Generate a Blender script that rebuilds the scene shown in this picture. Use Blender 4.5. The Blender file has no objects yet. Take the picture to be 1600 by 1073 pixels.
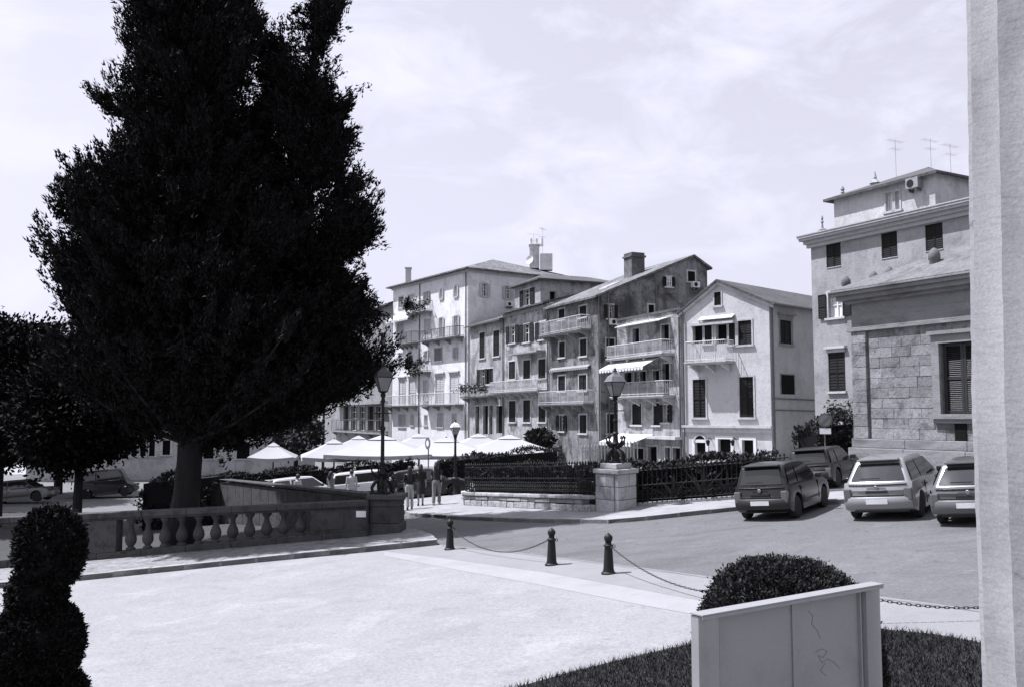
import bpy, bmesh, math, random
import numpy as np
from mathutils import Vector, Matrix, Quaternion

random.seed(7)
RNG = np.random.default_rng(7)
SC = bpy.context.scene
COL = SC.collection
R = math.radians

# ------------------------------------------------------------------ camera
CZ = 3.2                     # eye height above the bollards' ground (photographer stands on the palace terrace)
F = 1422.2                   # focal length in photo pixels (32 mm on 36 mm)
HOR = 650.0                  # horizon row in the photo
PITCH = math.atan((HOR - 536.5) / F)
cd = bpy.data.cameras.new('camera')
cam = bpy.data.objects.new('camera', cd)
COL.objects.link(cam)
cam.location = (0, 0, CZ)
cam.rotation_euler = (math.pi / 2 + PITCH, 0, 0)
cd.sensor_width = 36
cd.lens = 32
cd.clip_start = 0.05
cd.clip_end = 9000
SC.camera = cam

# ------------------------------------------------------------------ light
TINT = (0.925, 0.93, 1.11)          # the cool tone of the black-and-white print
SUN_EL = R(61)
SUN_V = Vector((-0.985 * math.cos(SUN_EL), 0.17 * math.cos(SUN_EL), math.sin(SUN_EL))).normalized()
w = bpy.data.worlds.new('World')
SC.world = w
w.use_nodes = True
nt = w.node_tree
nt.nodes.clear()
def N(t, typ, **kw):
    n = t.nodes.new(typ)
    for k, v in kw.items():
        setattr(n, k, v)
    return n
wo = N(nt, 'ShaderNodeOutputWorld')
bg = N(nt, 'ShaderNodeBackground')
sky = N(nt, 'ShaderNodeTexSky', sky_type='NISHITA', sun_disc=False)
sky.sun_elevation = SUN_EL
sky.sun_rotation = math.atan2(SUN_V.x, SUN_V.y)
sky.dust_density = 2.5
sep = N(nt, 'ShaderNodeSeparateColor')
nt.links.new(sky.outputs[0], sep.inputs[0])
# panchromatic film: blue records bright
f1 = N(nt, 'ShaderNodeMath', operation='MULTIPLY'); f1.inputs[1].default_value = 0.60
nt.links.new(sep.outputs[2], f1.inputs[0])
f2 = N(nt, 'ShaderNodeMath', operation='MULTIPLY_ADD'); f2.inputs[1].default_value = 0.40
nt.links.new(sep.outputs[0], f2.inputs[0]); nt.links.new(f1.outputs[0], f2.inputs[2])
# printed sky is even: compress the range
f3 = N(nt, 'ShaderNodeMath', operation='POWER'); f3.inputs[1].default_value = 0.40
nt.links.new(f2.outputs[0], f3.inputs[0])
f4 = N(nt, 'ShaderNodeMath', operation='MULTIPLY'); f4.inputs[1].default_value = 2.95 / 3.0 ** 0.40
nt.links.new(f3.outputs[0], f4.inputs[0])
# thin clouds
tc = N(nt, 'ShaderNodeTexCoord')
mp = N(nt, 'ShaderNodeMapping'); mp.inputs['Scale'].default_value = (1.0, 1.0, 2.1)
mp.inputs['Rotation'].default_value = (0.25, -0.28, 0.3)
nt.links.new(tc.outputs['Generated'], mp.inputs[0])
nz = N(nt, 'ShaderNodeTexNoise'); nz.inputs['Scale'].default_value = 6.5; nz.inputs['Detail'].default_value = 9
nz.inputs['Roughness'].default_value = 0.60; nz.inputs['Distortion'].default_value = 0.5
nt.links.new(mp.outputs[0], nz.inputs['Vector'])
cr = N(nt, 'ShaderNodeMapRange'); cr.inputs[1].default_value = 0.47; cr.inputs[2].default_value = 0.70
cr.inputs[3].default_value = 0.0; cr.inputs[4].default_value = 1.0
nt.links.new(nz.outputs[0], cr.inputs[0])
cm = N(nt, 'ShaderNodeMix', data_type='FLOAT')
nt.links.new(cr.outputs[0], cm.inputs[0]); nt.links.new(f4.outputs[0], cm.inputs[2])
cm.inputs[3].default_value = 3.75
tm = N(nt, 'ShaderNodeVectorMath', operation='SCALE'); tm.inputs[0].default_value = TINT
nt.links.new(cm.outputs[0], tm.inputs['Scale'])
nt.links.new(tm.outputs[0], bg.inputs[0])
bg.inputs[1].default_value = 0.148
nt.links.new(bg.outputs[0], wo.inputs[0])

sl = bpy.data.lights.new('sun', 'SUN')
sl.energy = 5.0
sl.angle = R(0.6)
sl.color = (0.90, 0.90, 1.0)
sun = bpy.data.objects.new('sun', sl)
COL.objects.link(sun)
sun.rotation_euler = SUN_V.to_track_quat('Z', 'Y').to_euler()
sun.location = (-30, 10, 60)

SC.view_settings.view_transform = 'Standard'
SC.view_settings.look = 'None'
SC.view_settings.exposure = 0.86
SC.view_settings.gamma = 1.0
SC.view_settings.use_curve_mapping = False
SC.render.film_transparent = False
SC.cycles.max_bounces = 6
SC.cycles.diffuse_bounces = 3
SC.cycles.use_denoising = True

# ------------------------------------------------------------------ geometry of the place
def ray(u, v):
    dx = (u - 800) / F
    dy = -(v - 536.5) / F
    c, s = math.cos(PITCH), math.sin(PITCH)
    fy = c - dy * s
    return dx / fy, (s + dy * c) / fy
def P(u, v, y):
    a, b = ray(u, v)
    return Vector((a * y, y, CZ + b * y))
GA, GB, GC = 0.04, 0.0939, -0.0056     # the square falls about five degrees to the left
def gz(x, y):
    return GA + GB * (min(18, max(-18, x)) - 1.93) + GC * (min(130, max(-40, y)) - 18.1)
def G(u, v, dz=0.0):
    a, b = ray(u, v)
    y = (GA - GB * 1.93 - GC * 18.1 + dz - CZ) / (b - GB * a - GC)
    return Vector((a * y, y, CZ + b * y))
GN = Vector((-GB, -GC, 1)).normalized()

# ------------------------------------------------------------------ object helpers
def worldloc(o):
    v = Vector((0, 0, 0))
    while o is not None:
        v += Vector(o.location)
        o = o.parent
    return v
def tag(o, label, cat, group=None):
    o['label'] = label
    o['category'] = cat
    if group:
        o['group'] = group
    return o
def thing(name, loc, label, cat, group=None):
    o = bpy.data.objects.new(name, None)
    o.empty_display_size = 0.3
    COL.objects.link(o)
    o.location = loc
    return tag(o, label, cat, group)
def link(name, me, parent=None, loc=(0, 0, 0), kind=None, label=None):
    o = bpy.data.objects.new(name, me)
    COL.objects.link(o)
    if parent is not None:
        o.parent = parent
    o.location = loc
    if kind:
        o['kind'] = kind
    if label:
        o['label'] = label
    return o
def copy_tree(o, parent=None):
    c = o.copy()
    COL.objects.link(c)
    c.parent = parent
    for ch in list(o.children):
        if ch is not c:
            copy_tree(ch, c)
    return c

class MB:
    def __init__(s):
        s.v = []
        s.f = []
    def add(s, vs, fs):
        n = len(s.v)
        s.v.extend([tuple(p) for p in vs])
        s.f.extend([tuple(i + n for i in f) for f in fs])
        return s
    def quad(s, *p):
        return s.add(p, [tuple(range(len(p)))])
    def obox(s, c, ax, ay, az):
        """box: centre c and three half-axis vectors"""
        c, ax, ay, az = Vector(c), Vector(ax), Vector(ay), Vector(az)
        vs = [c + sx * ax + sy * ay + sz * az for sz in (-1, 1) for sy in (-1, 1) for sx in (-1, 1)]
        return s.add(vs, [(0, 2, 3, 1), (4, 5, 7, 6), (0, 1, 5, 4), (2, 6, 7, 3), (0, 4, 6, 2), (1, 3, 7, 5)])
    def box(s, x0, y0, z0, x1, y1, z1):
        return s.obox(((x0 + x1) / 2, (y0 + y1) / 2, (z0 + z1) / 2), (abs(x1 - x0) / 2, 0, 0), (0, abs(y1 - y0) / 2, 0), (0, 0, abs(z1 - z0) / 2))
    def tube(s, path, r, n=8, cap=True):
        path = [Vector(p) for p in path]
        rs = r if isinstance(r, (list, tuple)) else [r] * len(path)
        rings = []
        up = Vector((0, 0, 1))
        for i, p in enumerate(path):
            t = (path[min(i + 1, len(path) - 1)] - path[max(i - 1, 0)])
            if t.length < 1e-9:
                t = Vector((0, 0, 1))
            t.normalize()
            a = t.cross(up)
            if a.length < 0.05:
                a = t.cross(Vector((1, 0, 0)))
            a.normalize()
            b = a.cross(t).normalized()
            rings.append([p + rs[i] * (math.cos(2 * math.pi * k / n) * a + math.sin(2 * math.pi * k / n) * b) for k in range(n)])
        vs = [q for rg in rings for q in rg]
        fs = []
        for i in range(len(path) - 1):
            for k in range(n):
                fs.append((i * n + k, i * n + (k + 1) % n, (i + 1) * n + (k + 1) % n, (i + 1) * n + k))
        if cap:
            fs.append(tuple(range(n)))
            fs.append(tuple((len(path) - 1) * n + k for k in reversed(range(n))))
        return s.add(vs, fs)
    def lathe(s, prof, c=(0, 0, 0), n=16, ang0=0.0, sx=1, sy=1):
        """prof: list of (r, z)"""
        c = Vector(c)
        vs = []
        for r, z in prof:
            for k in range(n):
                a = ang0 + 2 * math.pi * k / n
                vs.append(c + Vector((sx * r * math.cos(a), sy * r * math.sin(a), z)))
        fs = []
        m = len(prof)
        for i in range(m - 1):
            for k in range(n):
                fs.append((i * n + k, i * n + (k + 1) % n, (i + 1) * n + (k + 1) % n, (i + 1) * n + k))
        fs.append(tuple(reversed(range(n))))
        fs.append(tuple((m - 1) * n + k for k in range(n)))
        return s.add(vs, fs)
    def prism(s, poly, vec):
        vec = Vector(vec)
        poly = [Vector(p) for p in poly]
        n = len(poly)
        vs = poly + [p + vec for p in poly]
        fs = [tuple(range(n)), tuple(reversed(range(n, 2 * n)))]
        for i in range(n):
            fs.append((i, i + n, (i + 1) % n + n, (i + 1) % n))
        return s.add(vs, fs)
    def mesh(s, name, m, org=(0, 0, 0), smooth=False, fix=True):
        me = bpy.data.meshes.new(name)
        org = Vector(org)
        me.from_pydata([(p[0] - org.x, p[1] - org.y, p[2] - org.z) for p in s.v], [], s.f)
        if fix:
            bm = bmesh.new()
            bm.from_mesh(me)
            bmesh.ops.recalc_face_normals(bm, faces=bm.faces)
            bm.to_mesh(me)
            bm.free()
        me.materials.append(m)
        if smooth:
            smooth_mesh(me, smooth)
        return me
    def build(s, name, m, parent=None, org=None, smooth=False, kind=None, label=None, loc=None, fix=True, bevel=0):
        """world coordinates in; with org=(0,0,0) the coordinates are the parent's own"""
        if org is None:
            org = worldloc(parent) if parent is not None else Vector((0, 0, 0))
        if loc is not None:          # a thing of its own with its origin at loc
            org = loc
        me = s.mesh(name, m, org, smooth, fix)
        if bevel:
            bm = bmesh.new(); bm.from_mesh(me)
            es = [e for e in bm.edges if len(e.link_faces) == 2 and e.calc_face_angle(0) > 0.6]
            bmesh.ops.bevel(bm, geom=es, offset=bevel, segments=2, profile=0.6, affect='EDGES', clamp_overlap=True)
            bm.to_mesh(me); bm.free()
        return link(name, me, parent, loc if loc is not None else (0, 0, 0), kind, label)
def smooth_mesh(me, ang=True):
    me.polygons.foreach_set('use_smooth', [True] * len(me.polygons))
    if ang is not True:
        try:
            me.set_sharp_from_angle(angle=R(ang))
        except Exception:
            pass

# ------------------------------------------------------------------ materials (greys: the photograph is black-and-white)
MATS = {}
def M(name, val, rough=0.85, var=0.18, scale=1.2, fine=0.10, fscale=60, bump=0.15, bscale=30, metal=0.0,
      stain=None, streak=None, spec=0.5, objco=True, island=0.0):
    if name in MATS:
        return MATS[name]
    m = bpy.data.materials.new(name)
    m.use_nodes = True
    t = m.node_tree
    t.nodes.clear()
    L = t.links.new
    out = N(t, 'ShaderNodeOutputMaterial')
    bs = N(t, 'ShaderNodeBsdfPrincipled')
    L(bs.outputs[0], out.inputs[0])
    co = N(t, 'ShaderNodeTexCoord')
    vec = co.outputs['Object']
    def noise(sc, det=5, ro=0.55, stretch=None, dist=0.0):
        n = N(t, 'ShaderNodeTexNoise')
        n.inputs['Scale'].default_value = sc
        n.inputs['Detail'].default_value = det
        n.inputs['Roughness'].default_value = ro
        n.inputs['Distortion'].default_value = dist
        if stretch:
            mp = N(t, 'ShaderNodeMapping')
            mp.inputs['Scale'].default_value = stretch
            L(vec, mp.inputs[0])
            L(mp.outputs[0], n.inputs['Vector'])
        else:
            L(vec, n.inputs['Vector'])
        return n.outputs[0]
    def mrange(x, a, b, c, d):
        r = N(t, 'ShaderNodeMapRange')
        for i, q in enumerate((a, b, c, d)):
            r.inputs[i + 1].default_value = q
        L(x, r.inputs[0])
        return r.outputs[0]
    def mul(a, b):
        k = N(t, 'ShaderNodeMath', operation='MULTIPLY')
        L(a, k.inputs[0])
        if isinstance(b, float):
            k.inputs[1].default_value = b
        else:
            L(b, k.inputs[1])
        return k.outputs[0]
    x = mrange(noise(scale), 0.25, 0.75, val * (1 - var), val * (1 + var))
    if fine:
        x = mul(x, mrange(noise(fscale, 3, 0.7), 0.3, 0.7, 1 - fine, 1 + fine))
    for st in (stain or []):
        # (value factor, low, high, scale, stretch)
        k = mrange(noise(st[3], 7, 0.65, st[4] if len(st) > 4 else None, 0.4), st[1], st[2], 1.0, st[0])
        x = mul(x, k)
    if island:
        gi = N(t, 'ShaderNodeObjectInfo')
        x = mul(x, mrange(gi.outputs['Random'], 0, 1, 1 - island, 1 + island))
    cc = N(t, 'ShaderNodeCombineColor')
    for i in range(3):
        L(x, cc.inputs[i])
    L(cc.outputs[0], bs.inputs['Base Color'])
    bs.inputs['Roughness'].default_value = rough
    bs.inputs['Metallic'].default_value = metal
    bs.inputs['Specular IOR Level'].default_value = spec
    if bump:
        b = N(t, 'ShaderNodeBump')
        b.inputs['Strength'].default_value = bump
        b.inputs['Distance'].default_value = 0.05
        L(noise(bscale, 6, 0.65), b.inputs['Height'])
        L(b.outputs[0], bs.inputs['Normal'])
    MATS[name] = m
    return m

PLAZA = M('pale_gravel', 0.222, 0.95, 0.08, 0.35, 0.16, 16, 0.5, 10, stain=[(0.90, 0.52, 0.66, 0.9), (1.14, 0.54, 0.64, 0.6), (0.88, 0.58, 0.64, 3.2), (1.08, 0.56, 0.66, 2.1), (0.82, 0.63, 0.68, 9.0)])
BAND = M('pale_paving', 0.25, 0.9, 0.07, 0.8, 0.12, 45, 0.2, 25, stain=[(0.90, 0.5, 0.7, 1.5)])
STRIP = M('grey_paving', 0.195, 0.92, 0.08, 0.7, 0.16, 45, 0.2, 25, stain=[(0.88, 0.5, 0.7, 1.3)])
ASPH = M('worn_asphalt', 0.103, 0.88, 0.10, 0.4, 0.22, 16, 0.4, 14, stain=[(0.78, 0.5, 0.62, 0.45, (0.45, 1.6, 1)), (1.15, 0.52, 0.66, 0.9), (0.70, 0.61, 0.66, 2.6), (1.2, 0.60, 0.66, 4.0), (0.75, 0.63, 0.68, 7)])
PAVE = M('pavement_stone', 0.25, 0.9, 0.14, 1.0, 0.16, 30, 0.4, 14, stain=[(0.72, 0.5, 0.68, 2.2)])
KERB = M('kerb_stone', 0.25, 0.9, 0.15, 2.0, 0.15, 40, 0.4, 16, stain=[(0.65, 0.5, 0.7, 3.0)], island=0.12)
GROUND = M('street_ground', 0.13, 0.92, 0.12, 0.3, 0.15, 30, 0.2, 20)
IRON = M('dark_iron', 0.010, 0.55, 0.25, 6, 0.1, 80, 0.1, 40, spec=.25)
STONE = M('weathered_stone', 0.25, 0.92, 0.2, 1.6, 0.18, 35, 0.6, 12, stain=[(0.45, 0.50, 0.66, 2.5), (0.7, 0.45, 0.7, 7.0)], island=0.15)
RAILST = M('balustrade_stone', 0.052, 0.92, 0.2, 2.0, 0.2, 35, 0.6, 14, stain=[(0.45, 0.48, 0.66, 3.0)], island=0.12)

# ------------------------------------------------------------------ ground, road, pavements
def sheet(name, pts, dz, m, kind='structure'):
    b = MB()
    b.add([(p[0], p[1], gz(p[0], p[1]) + dz) for p in pts], [tuple(range(len(pts)))])
    o = b.build(name, m, kind=kind)
    if o.data.polygons[0].normal.z < 0:
        o.data.flip_normals()
    return o
b = MB()
xs = (-4000, -18, 18, 4000); ys = (-60, -40, 130, 6000)
for i in range(3):
    for j in range(3):
        b.quad(*[(x, y, gz(x, y)) for x, y in ((xs[i], ys[j]), (xs[i + 1], ys[j]), (xs[i + 1], ys[j + 1]), (xs[i], ys[j + 1]))])
g = b.build('ground', GROUND, kind='structure')
bm = bmesh.new(); bm.from_mesh(g.data); bmesh.ops.remove_doubles(bm, verts=bm.verts, dist=0.01)
bmesh.ops.recalc_face_normals(bm, faces=bm.faces); bm.to_mesh(g.data); bm.free()
if g.data.polygons[4].normal.z < 0:
    g.data.flip_normals()

def g2(u, v):
    p = G(u, v)
    return (p.x, p.y)
# the pale square in front
pl = [(-17.9, 3), (-17.9, 25.2)] + [g2(120, 908), g2(400, 879), g2(683, 852), g2(690, 850), g2(900, 874), g2(1150, 907), g2(1530, 953)] + [(17.9, 9.0), (17.9, 3)]
sheet('plaza', pl, 0.008, PLAZA)
def strip_between(name, a, c, dz, m):
    sheet(name, [g2(*p) for p in a] + [g2(*p) for p in reversed(c)], dz, m)
edge_road = [(690, 851), (800, 862), (900, 874), (1050, 893), (1150, 907), (1380, 933), (1530, 953), (1760, 990)]
edge_band0 = [(600, 861), (700, 873), (850, 894), (1000, 921), (1150, 949), (1380, 985), (1530, 1003), (1760, 1040)]
edge_band1 = [(600, 868), (680, 884), (850, 915), (1000, 945), (1150, 972), (1380, 1020), (1530, 1050), (1760, 1090)]
strip_between('bollard_strip', edge_road, edge_band0, 0.014, STRIP)
strip_between('paving_band', edge_band0, edge_band1, 0.012, BAND)
# road (asphalt) from the left behind the balustrade to the right
far_kerb = [(560, 803), (640, 806), (720, 812), (830, 816), (950, 818), (1010, 813), (1160, 797), (1330, 786), (1530, 782), (1700, 780)]
near = [(500, 838), (640, 845)] + edge_road
sheet('road', [g2(*p) for p in near] + [g2(*p) for p in reversed(far_kerb)], 0.010, ASPH)
# thin drain line along the road's near edge
dl0 = [(690, 853), (800, 864), (900, 876), (1050, 895.5), (1150, 910), (1380, 937), (1530, 957), (1760, 995)]
dl1 = [(690, 851.6), (800, 862.8), (900, 875), (1050, 894.2), (1150, 908.4), (1380, 935), (1530, 955), (1760, 992.5)]
strip_between('road_edge_line', dl1, dl0, 0.019, M('joint_dark', 0.15, 0.9, 0.2, 3, 0.2, 40))

def kerbline(parent, pts2, h, wdt, step, inward, m=KERB):
    """kerb stones along a polyline, each a part"""
    pts2 = [Vector(p) for p in pts2]
    segs = []
    for a, c in zip(pts2[:-1], pts2[1:]):
        d = c - a
        n = max(1, round(d.length / step))
        for k in range(n):
            segs.append((a + d * (k / n), a + d * ((k + 1) / n)))
    for a, c in segs:
        d = (c - a); Ln = d.length; d.normalize()
        nrm = Vector((-d.y, d.x)) * inward
        a2 = a + d * 0.008; c2 = c - d * 0.008
        hh = h + random.uniform(-0.008, 0.008)
        b = MB()
        q = [a2, c2, c2 + nrm * wdt, a2 + nrm * wdt]
        lo = [(p.x, p.y, gz(p.x, p.y) - 0.12) for p in q]
        hi = [(p.x, p.y, gz(p.x, p.y) + hh) for p in q]
        b.add(lo + hi, [(0, 1, 2, 3), (4, 5, 6, 7), (0, 1, 5, 4), (1, 2, 6, 5), (2, 3, 7, 6), (3, 0, 4, 7)])
        b.build('kerb_stone', m, parent, bevel=0.02)

def raised(name, outline, kerb_pts, h, inward, m=PAVE):
    b = MB()
    pts = [(p[0], p[1]) for p in outline]
    top = [(x, y, gz(x, y) + h) for x, y in pts]
    bot = [(x, y, gz(x, y) - 0.1) for x, y in pts]
    n = len(pts)
    b.add(top, [tuple(range(n))])
    for i in range(n):
        j = (i + 1) % n
        b.add([top[i], top[j], bot[j], bot[i]], [(0, 1, 2, 3)])
    o = b.build(name, m, kind='structure')
    kerbline(o, kerb_pts, h + 0.012, 0.26, 0.95, inward)
    return o
# pavement round the fenced garden and along the houses
kp = [g2(*p) for p in far_kerb]
raised('pavement', kp[1:] + [(17.5, 34), (17.5, 44), (4, 64), (-9, 56), (-6.5, 44)], kp[1:8], 0.13, 1)
# pavement in front of the stone balustrade
BK = [g2(-40, 922), g2(121, 907), g2(400, 879), g2(683, 851)]
raised('pavement_balustrade', BK + [(-2.35, 27.2), (-3.2, 29.6), (-17.4, 30.6)], BK, 0.15, 1, M('cobble_pavement', 0.20, 0.95, 0.25, 2.5, 0.3, 18, 0.9, 7, stain=[(0.5, 0.5, 0.65, 4.0)]))

# ------------------------------------------------------------------ stone balustrade, bottom left
BY0, BY1 = 29.2, 28.5
def bal(u, v):
    """point on the balustrade's plane for photo pixel"""
    a, bb = ray(u, v)
    # line from (-3.3,28.5) to (-16,29.4)
    k = (29.4 - 28.5) / (-16 + 3.3)
    y = (28.5 - k * -3.3) / (1 - k * a)
    return Vector((a * y, y, CZ + bb * y))
root = thing('stone_balustrade', (-9, 28.9, gz(-9, 28.9)), 'long weathered stone balustrade with bulbous balusters under the big dark tree', 'balustrade')
bd = (bal(600, 775) - bal(100, 775)); bd.z = 0; bd.normalize()
bn = Vector((bd.y, -bd.x, 0))       # towards the camera
def rail_z(x):
    # top of the handrail falls gently to the left
    return 0.66 + (x + 3.6) * 0.052
def wallbox(mb, x0, x1, zlo, zhi, half, setz=None):
    """upright slab following the balustrade between world x0 and x1; zlo/zhi are functions of x"""
    def pt(x, z, o):
        t = (x + 9.65) / bd.x
        p = Vector((-9.65, 28.95, 0)) + bd * t + bn * o
        return Vector((p.x, p.y, z))
    q = []
    for x in (x0, x1):
        for o in (-half, half):
            q.append(pt(x, zlo(x), o)); q.append(pt(x, zhi(x), o))
    # q: x0:-lo,-hi,+lo,+hi ; x1 ...
    mb.add(q, [(0, 1, 3, 2), (4, 6, 7, 5), (0, 4, 5, 1), (2, 3, 7, 6), (1, 5, 7, 3), (0, 2, 6, 4)])
gzl = lambda x: gz(x, 28.9) - 0.1
plin = lambda x: gz(x, 28.9) + 0.34
top0 = lambda x: rail_z(x) - 0.17
XL, XR = -17.3, -4.42
def xat(u):
    return bal(u, 800).x
# plinth, handrail in stone lengths
n = 9
for k in range(n):
    xa, xb = XL + (XR - XL) * k / n, XL + (XR - XL) * (k + 1) / n
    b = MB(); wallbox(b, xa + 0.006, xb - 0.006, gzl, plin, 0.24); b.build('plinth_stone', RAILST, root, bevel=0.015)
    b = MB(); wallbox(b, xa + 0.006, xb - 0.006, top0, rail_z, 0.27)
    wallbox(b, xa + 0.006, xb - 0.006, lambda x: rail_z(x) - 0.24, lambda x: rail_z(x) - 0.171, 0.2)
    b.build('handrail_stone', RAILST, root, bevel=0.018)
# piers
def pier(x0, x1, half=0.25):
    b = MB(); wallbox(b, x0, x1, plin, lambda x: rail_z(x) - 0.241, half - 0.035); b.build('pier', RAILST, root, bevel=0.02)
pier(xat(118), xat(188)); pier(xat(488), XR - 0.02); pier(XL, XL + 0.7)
# raised panel and recesses on the end pier
b = MB(); wallbox(b, xat(496), xat(540), lambda x: plin(x) + 0.1, lambda x: rail_z(x) - 0.33, 0.235); b.build('panel', RAILST, root, bevel=0.015)
pc = bal(567, 801) + bn * 0.24
b = MB(); b.obox(pc, bd * 0.15, bn * 0.02, (0, 0, 0.095)); b.build('plaque', M('white_plaque', 0.75, 0.5), root)
# balusters
def baluster_mesh(h):
    pr = [(0.15, 0), (0.15, 0.07), (0.10, 0.09), (0.09, 0.12), (0.16, 0.22), (0.185, 0.33), (0.165, 0.45), (0.10, 0.62), (0.078, 0.74), (0.085, 0.84), (0.12, 0.87), (0.12, 0.89), (0.15, 0.92), (0.15, 1.0)]
    b = MB(); b.lathe([(r * 0.97, z * h) for r, z in pr], n=14)
    return b.mesh('baluster', RAILST, smooth=45)
us = [206 + 26.4 * k for k in range(11)]
for u in us:
    p = bal(u, 800)
    h = (rail_z(p.x) - 0.24) - plin(p.x)
    me = bpy.data.meshes.get('baluster') or baluster_mesh(1.0)
    o = link('baluster', me, root, Vector((p.x, p.y, plin(p.x))) - worldloc(root))
    o.scale = (1, 1, h); o.rotation_euler.z = random.uniform(0, 6)
for k in range(3):
    x = xat(118) - 0.55 - 0.55 * k
    p = Vector((x, 29.1, plin(x)))
    o = link('baluster', bpy.data.meshes['baluster'], root, p - worldloc(root)); o.scale = (1, 1, rail_z(x) - 0.24 - plin(x))

# parapet wall behind it, running back from the end block
root = thing('parapet_wall', (-5.5, 32, gz(-5.5, 32)), 'dark rough stone parapet running back from the balustrade end block', 'wall')
wa, wb = Vector((-4.3, 29.65, 0)), Vector((-12.0, 38.4, 0))
wd = (wb - wa).normalized(); wn = Vector((-wd.y, wd.x, 0))
L = (wb - wa).length
for k in range(16):
    a = wa + wd * (L * k / 16 + 0.006); c = wa + wd * (L * (k + 1) / 16 - 0.006)
    b = MB()
    for hw, z0, z1 in ((0.2, -2.2, 0.58), (0.27, 0.58, 0.72)):
        dz = -0.008 * k
        vs = []
        for p in (a, c):
            for s in (-1, 1):
                q = p + wn * hw * s
                vs += [(q.x, q.y, z0 if z0 > -2 else gz(q.x, q.y) - 0.1), (q.x, q.y, z1 + dz)]
        b.add(vs, [(0, 1, 3, 2), (4, 6, 7, 5), (0, 4, 5, 1), (2, 3, 7, 6), (1, 5, 7, 3), (0, 2, 6, 4)])
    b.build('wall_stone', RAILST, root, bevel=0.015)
# end block that carries the left lamp
root = thing('end_block', (-3.93, 29.0, gz(-3.93, 29.0)), 'blocky weathered stone end pier of the balustrade with moulded cap', 'pier')
z0 = gz(-3.35, 28.9) - 0.1
for zz0, zz1, hw in ((z0, z0 + 0.5, 0.52), (z0 + 0.506, z0 + 1.02, 0.46), (z0 + 1.026, 0.62, 0.46), (0.626, 0.78, 0.56)):
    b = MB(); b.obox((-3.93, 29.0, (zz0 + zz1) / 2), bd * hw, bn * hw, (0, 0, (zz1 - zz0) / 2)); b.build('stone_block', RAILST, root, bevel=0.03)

# ------------------------------------------------------------------ lamps
LGLASS = M('lantern_glass', 0.16, 0.25, 0.2, 3, 0, bump=0)
LTOP = M('lantern_roof', 0.22, 0.35, 0.2, 4, 0.05, metal=0.6)
def lantern(root, c, sc, roofm):
    """hexagon-like four sided lantern, bottom at c"""
    c = Vector(c)
    k = sc
    A0 = math.pi / 4 + 0.35
    def ring(r, z):
        return [c + Vector((r * k * math.cos(A0 + math.pi / 2 * i), r * k * math.sin(A0 + math.pi / 2 * i), z * k)) for i in range(4)]
    b = MB(); lo, hi = ring(0.19, 0.06), ring(0.42, 0.62)
    vs = lo + hi
    b.add(vs, [(i, (i + 1) % 4, (i + 1) % 4 + 4, i + 4) for i in range(4)] + [(3, 2, 1, 0), (4, 5, 6, 7)])
    g = b.build('glass', LGLASS, root)
    b = MB()
    for i in range(4):
        b.tube([lo[i], hi[i]], 0.018 * k, 5)
        b.tube([lo[i], lo[(i + 1) % 4]], 0.018 * k, 5); b.tube([hi[i], hi[(i + 1) % 4]], 0.022 * k, 5)
    b.lathe([(0.05 * k, -0.02 * k), (0.13 * k, 0.03 * k), (0.2 * k, 0.06 * k)], c, 8)
    b.build('lantern_frame', IRON, root)
    b = MB(); r0, r1, r2, r3 = ring(0.47, 0.63), ring(0.33, 0.83), ring(0.12, 0.96), ring(0.11, 1.02)
    vs = r0 + r1 + r2 + r3
    fs = [(3, 2, 1, 0), (12, 13, 14, 15)]
    for j in range(3):
        fs += [(4 * j + i, 4 * j + (i + 1) % 4, 4 * j + 4 + (i + 1) % 4, 4 * j + 4 + i) for i in range(4)]
    b.add(vs, fs); b.build('lantern_roof', roofm, root)
    b = MB(); b.lathe([(0.07 * k, 1.02 * k), (0.1 * k, 1.05 * k), (0.05 * k, 1.09 * k), (0.06 * k, 1.13 * k), (0.0 + 0.012, 1.2 * k)], c, 8); b.build('finial', IRON, root)
def big_lamp(base, H, label, roofm):
    """ornate iron standard: four scrolled feet, baluster shaft, big lantern"""
    root = thing('street_lamp', base, label, 'street lamp', 'ornate iron street lamps')
    base = Vector(base)
    b = MB(); b.lathe([(0.26, 0), (0.26, 0.05), (0.16, 0.09), (0.13, 0.16), (0.17, 0.28), (0.12, 0.44), (0.08, 0.55), (0.13, 0.62), (0.09, 0.68), (0.075, 0.9), (0.105, 0.95), (0.06, 1.0)], base, 12); b.build('base', IRON, root, smooth=40)
    for i in range(4):
        a = 0.5 + i * math.pi / 2
        d = Vector((math.cos(a), math.sin(a), 0))
        path = [base + d * r + Vector((0, 0, z)) for r, z in ((0.10, 0.50), (0.22, 0.56), (0.33, 0.66), (0.37, 0.80), (0.31, 0.86), (0.26, 0.78))]
        b = MB(); b.tube(path, [0.05, 0.06, 0.055, 0.045, 0.03, 0.02], 6)
        path = [base + d * r + Vector((0, 0, z)) for r, z in ((0.12, 0.42), (0.25, 0.34), (0.34, 0.2), (0.32, 0.06), (0.40, 0.02))]
        b.tube(path, [0.05, 0.06, 0.055, 0.05, 0.04], 6)
        b.build('scroll', IRON, root, smooth=50)
    s = H - 0.85
    b = MB(); b.lathe([(0.062, 1.0), (0.055, s * 0.62), (0.085, s * 0.63), (0.085, s * 0.66), (0.05, s * 0.67), (0.043, s * 0.9), (0.075, s * 0.92), (0.05, s * 0.95), (0.09, s * 0.98), (0.06, s)], base, 12)
    b.build('post', IRON, root, smooth=40)
    b = MB(); b.tube([base + Vector((-0.28, 0.05, s * 0.80)), base + Vector((0.28, -0.05, s * 0.80))], 0.018, 6)
    b.build('ladder_bar', IRON, root)
    lantern(root, base + Vector((0, 0, s)), 0.82, roofm)
    return root
lp = P(597, 770, 28.95)
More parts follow.
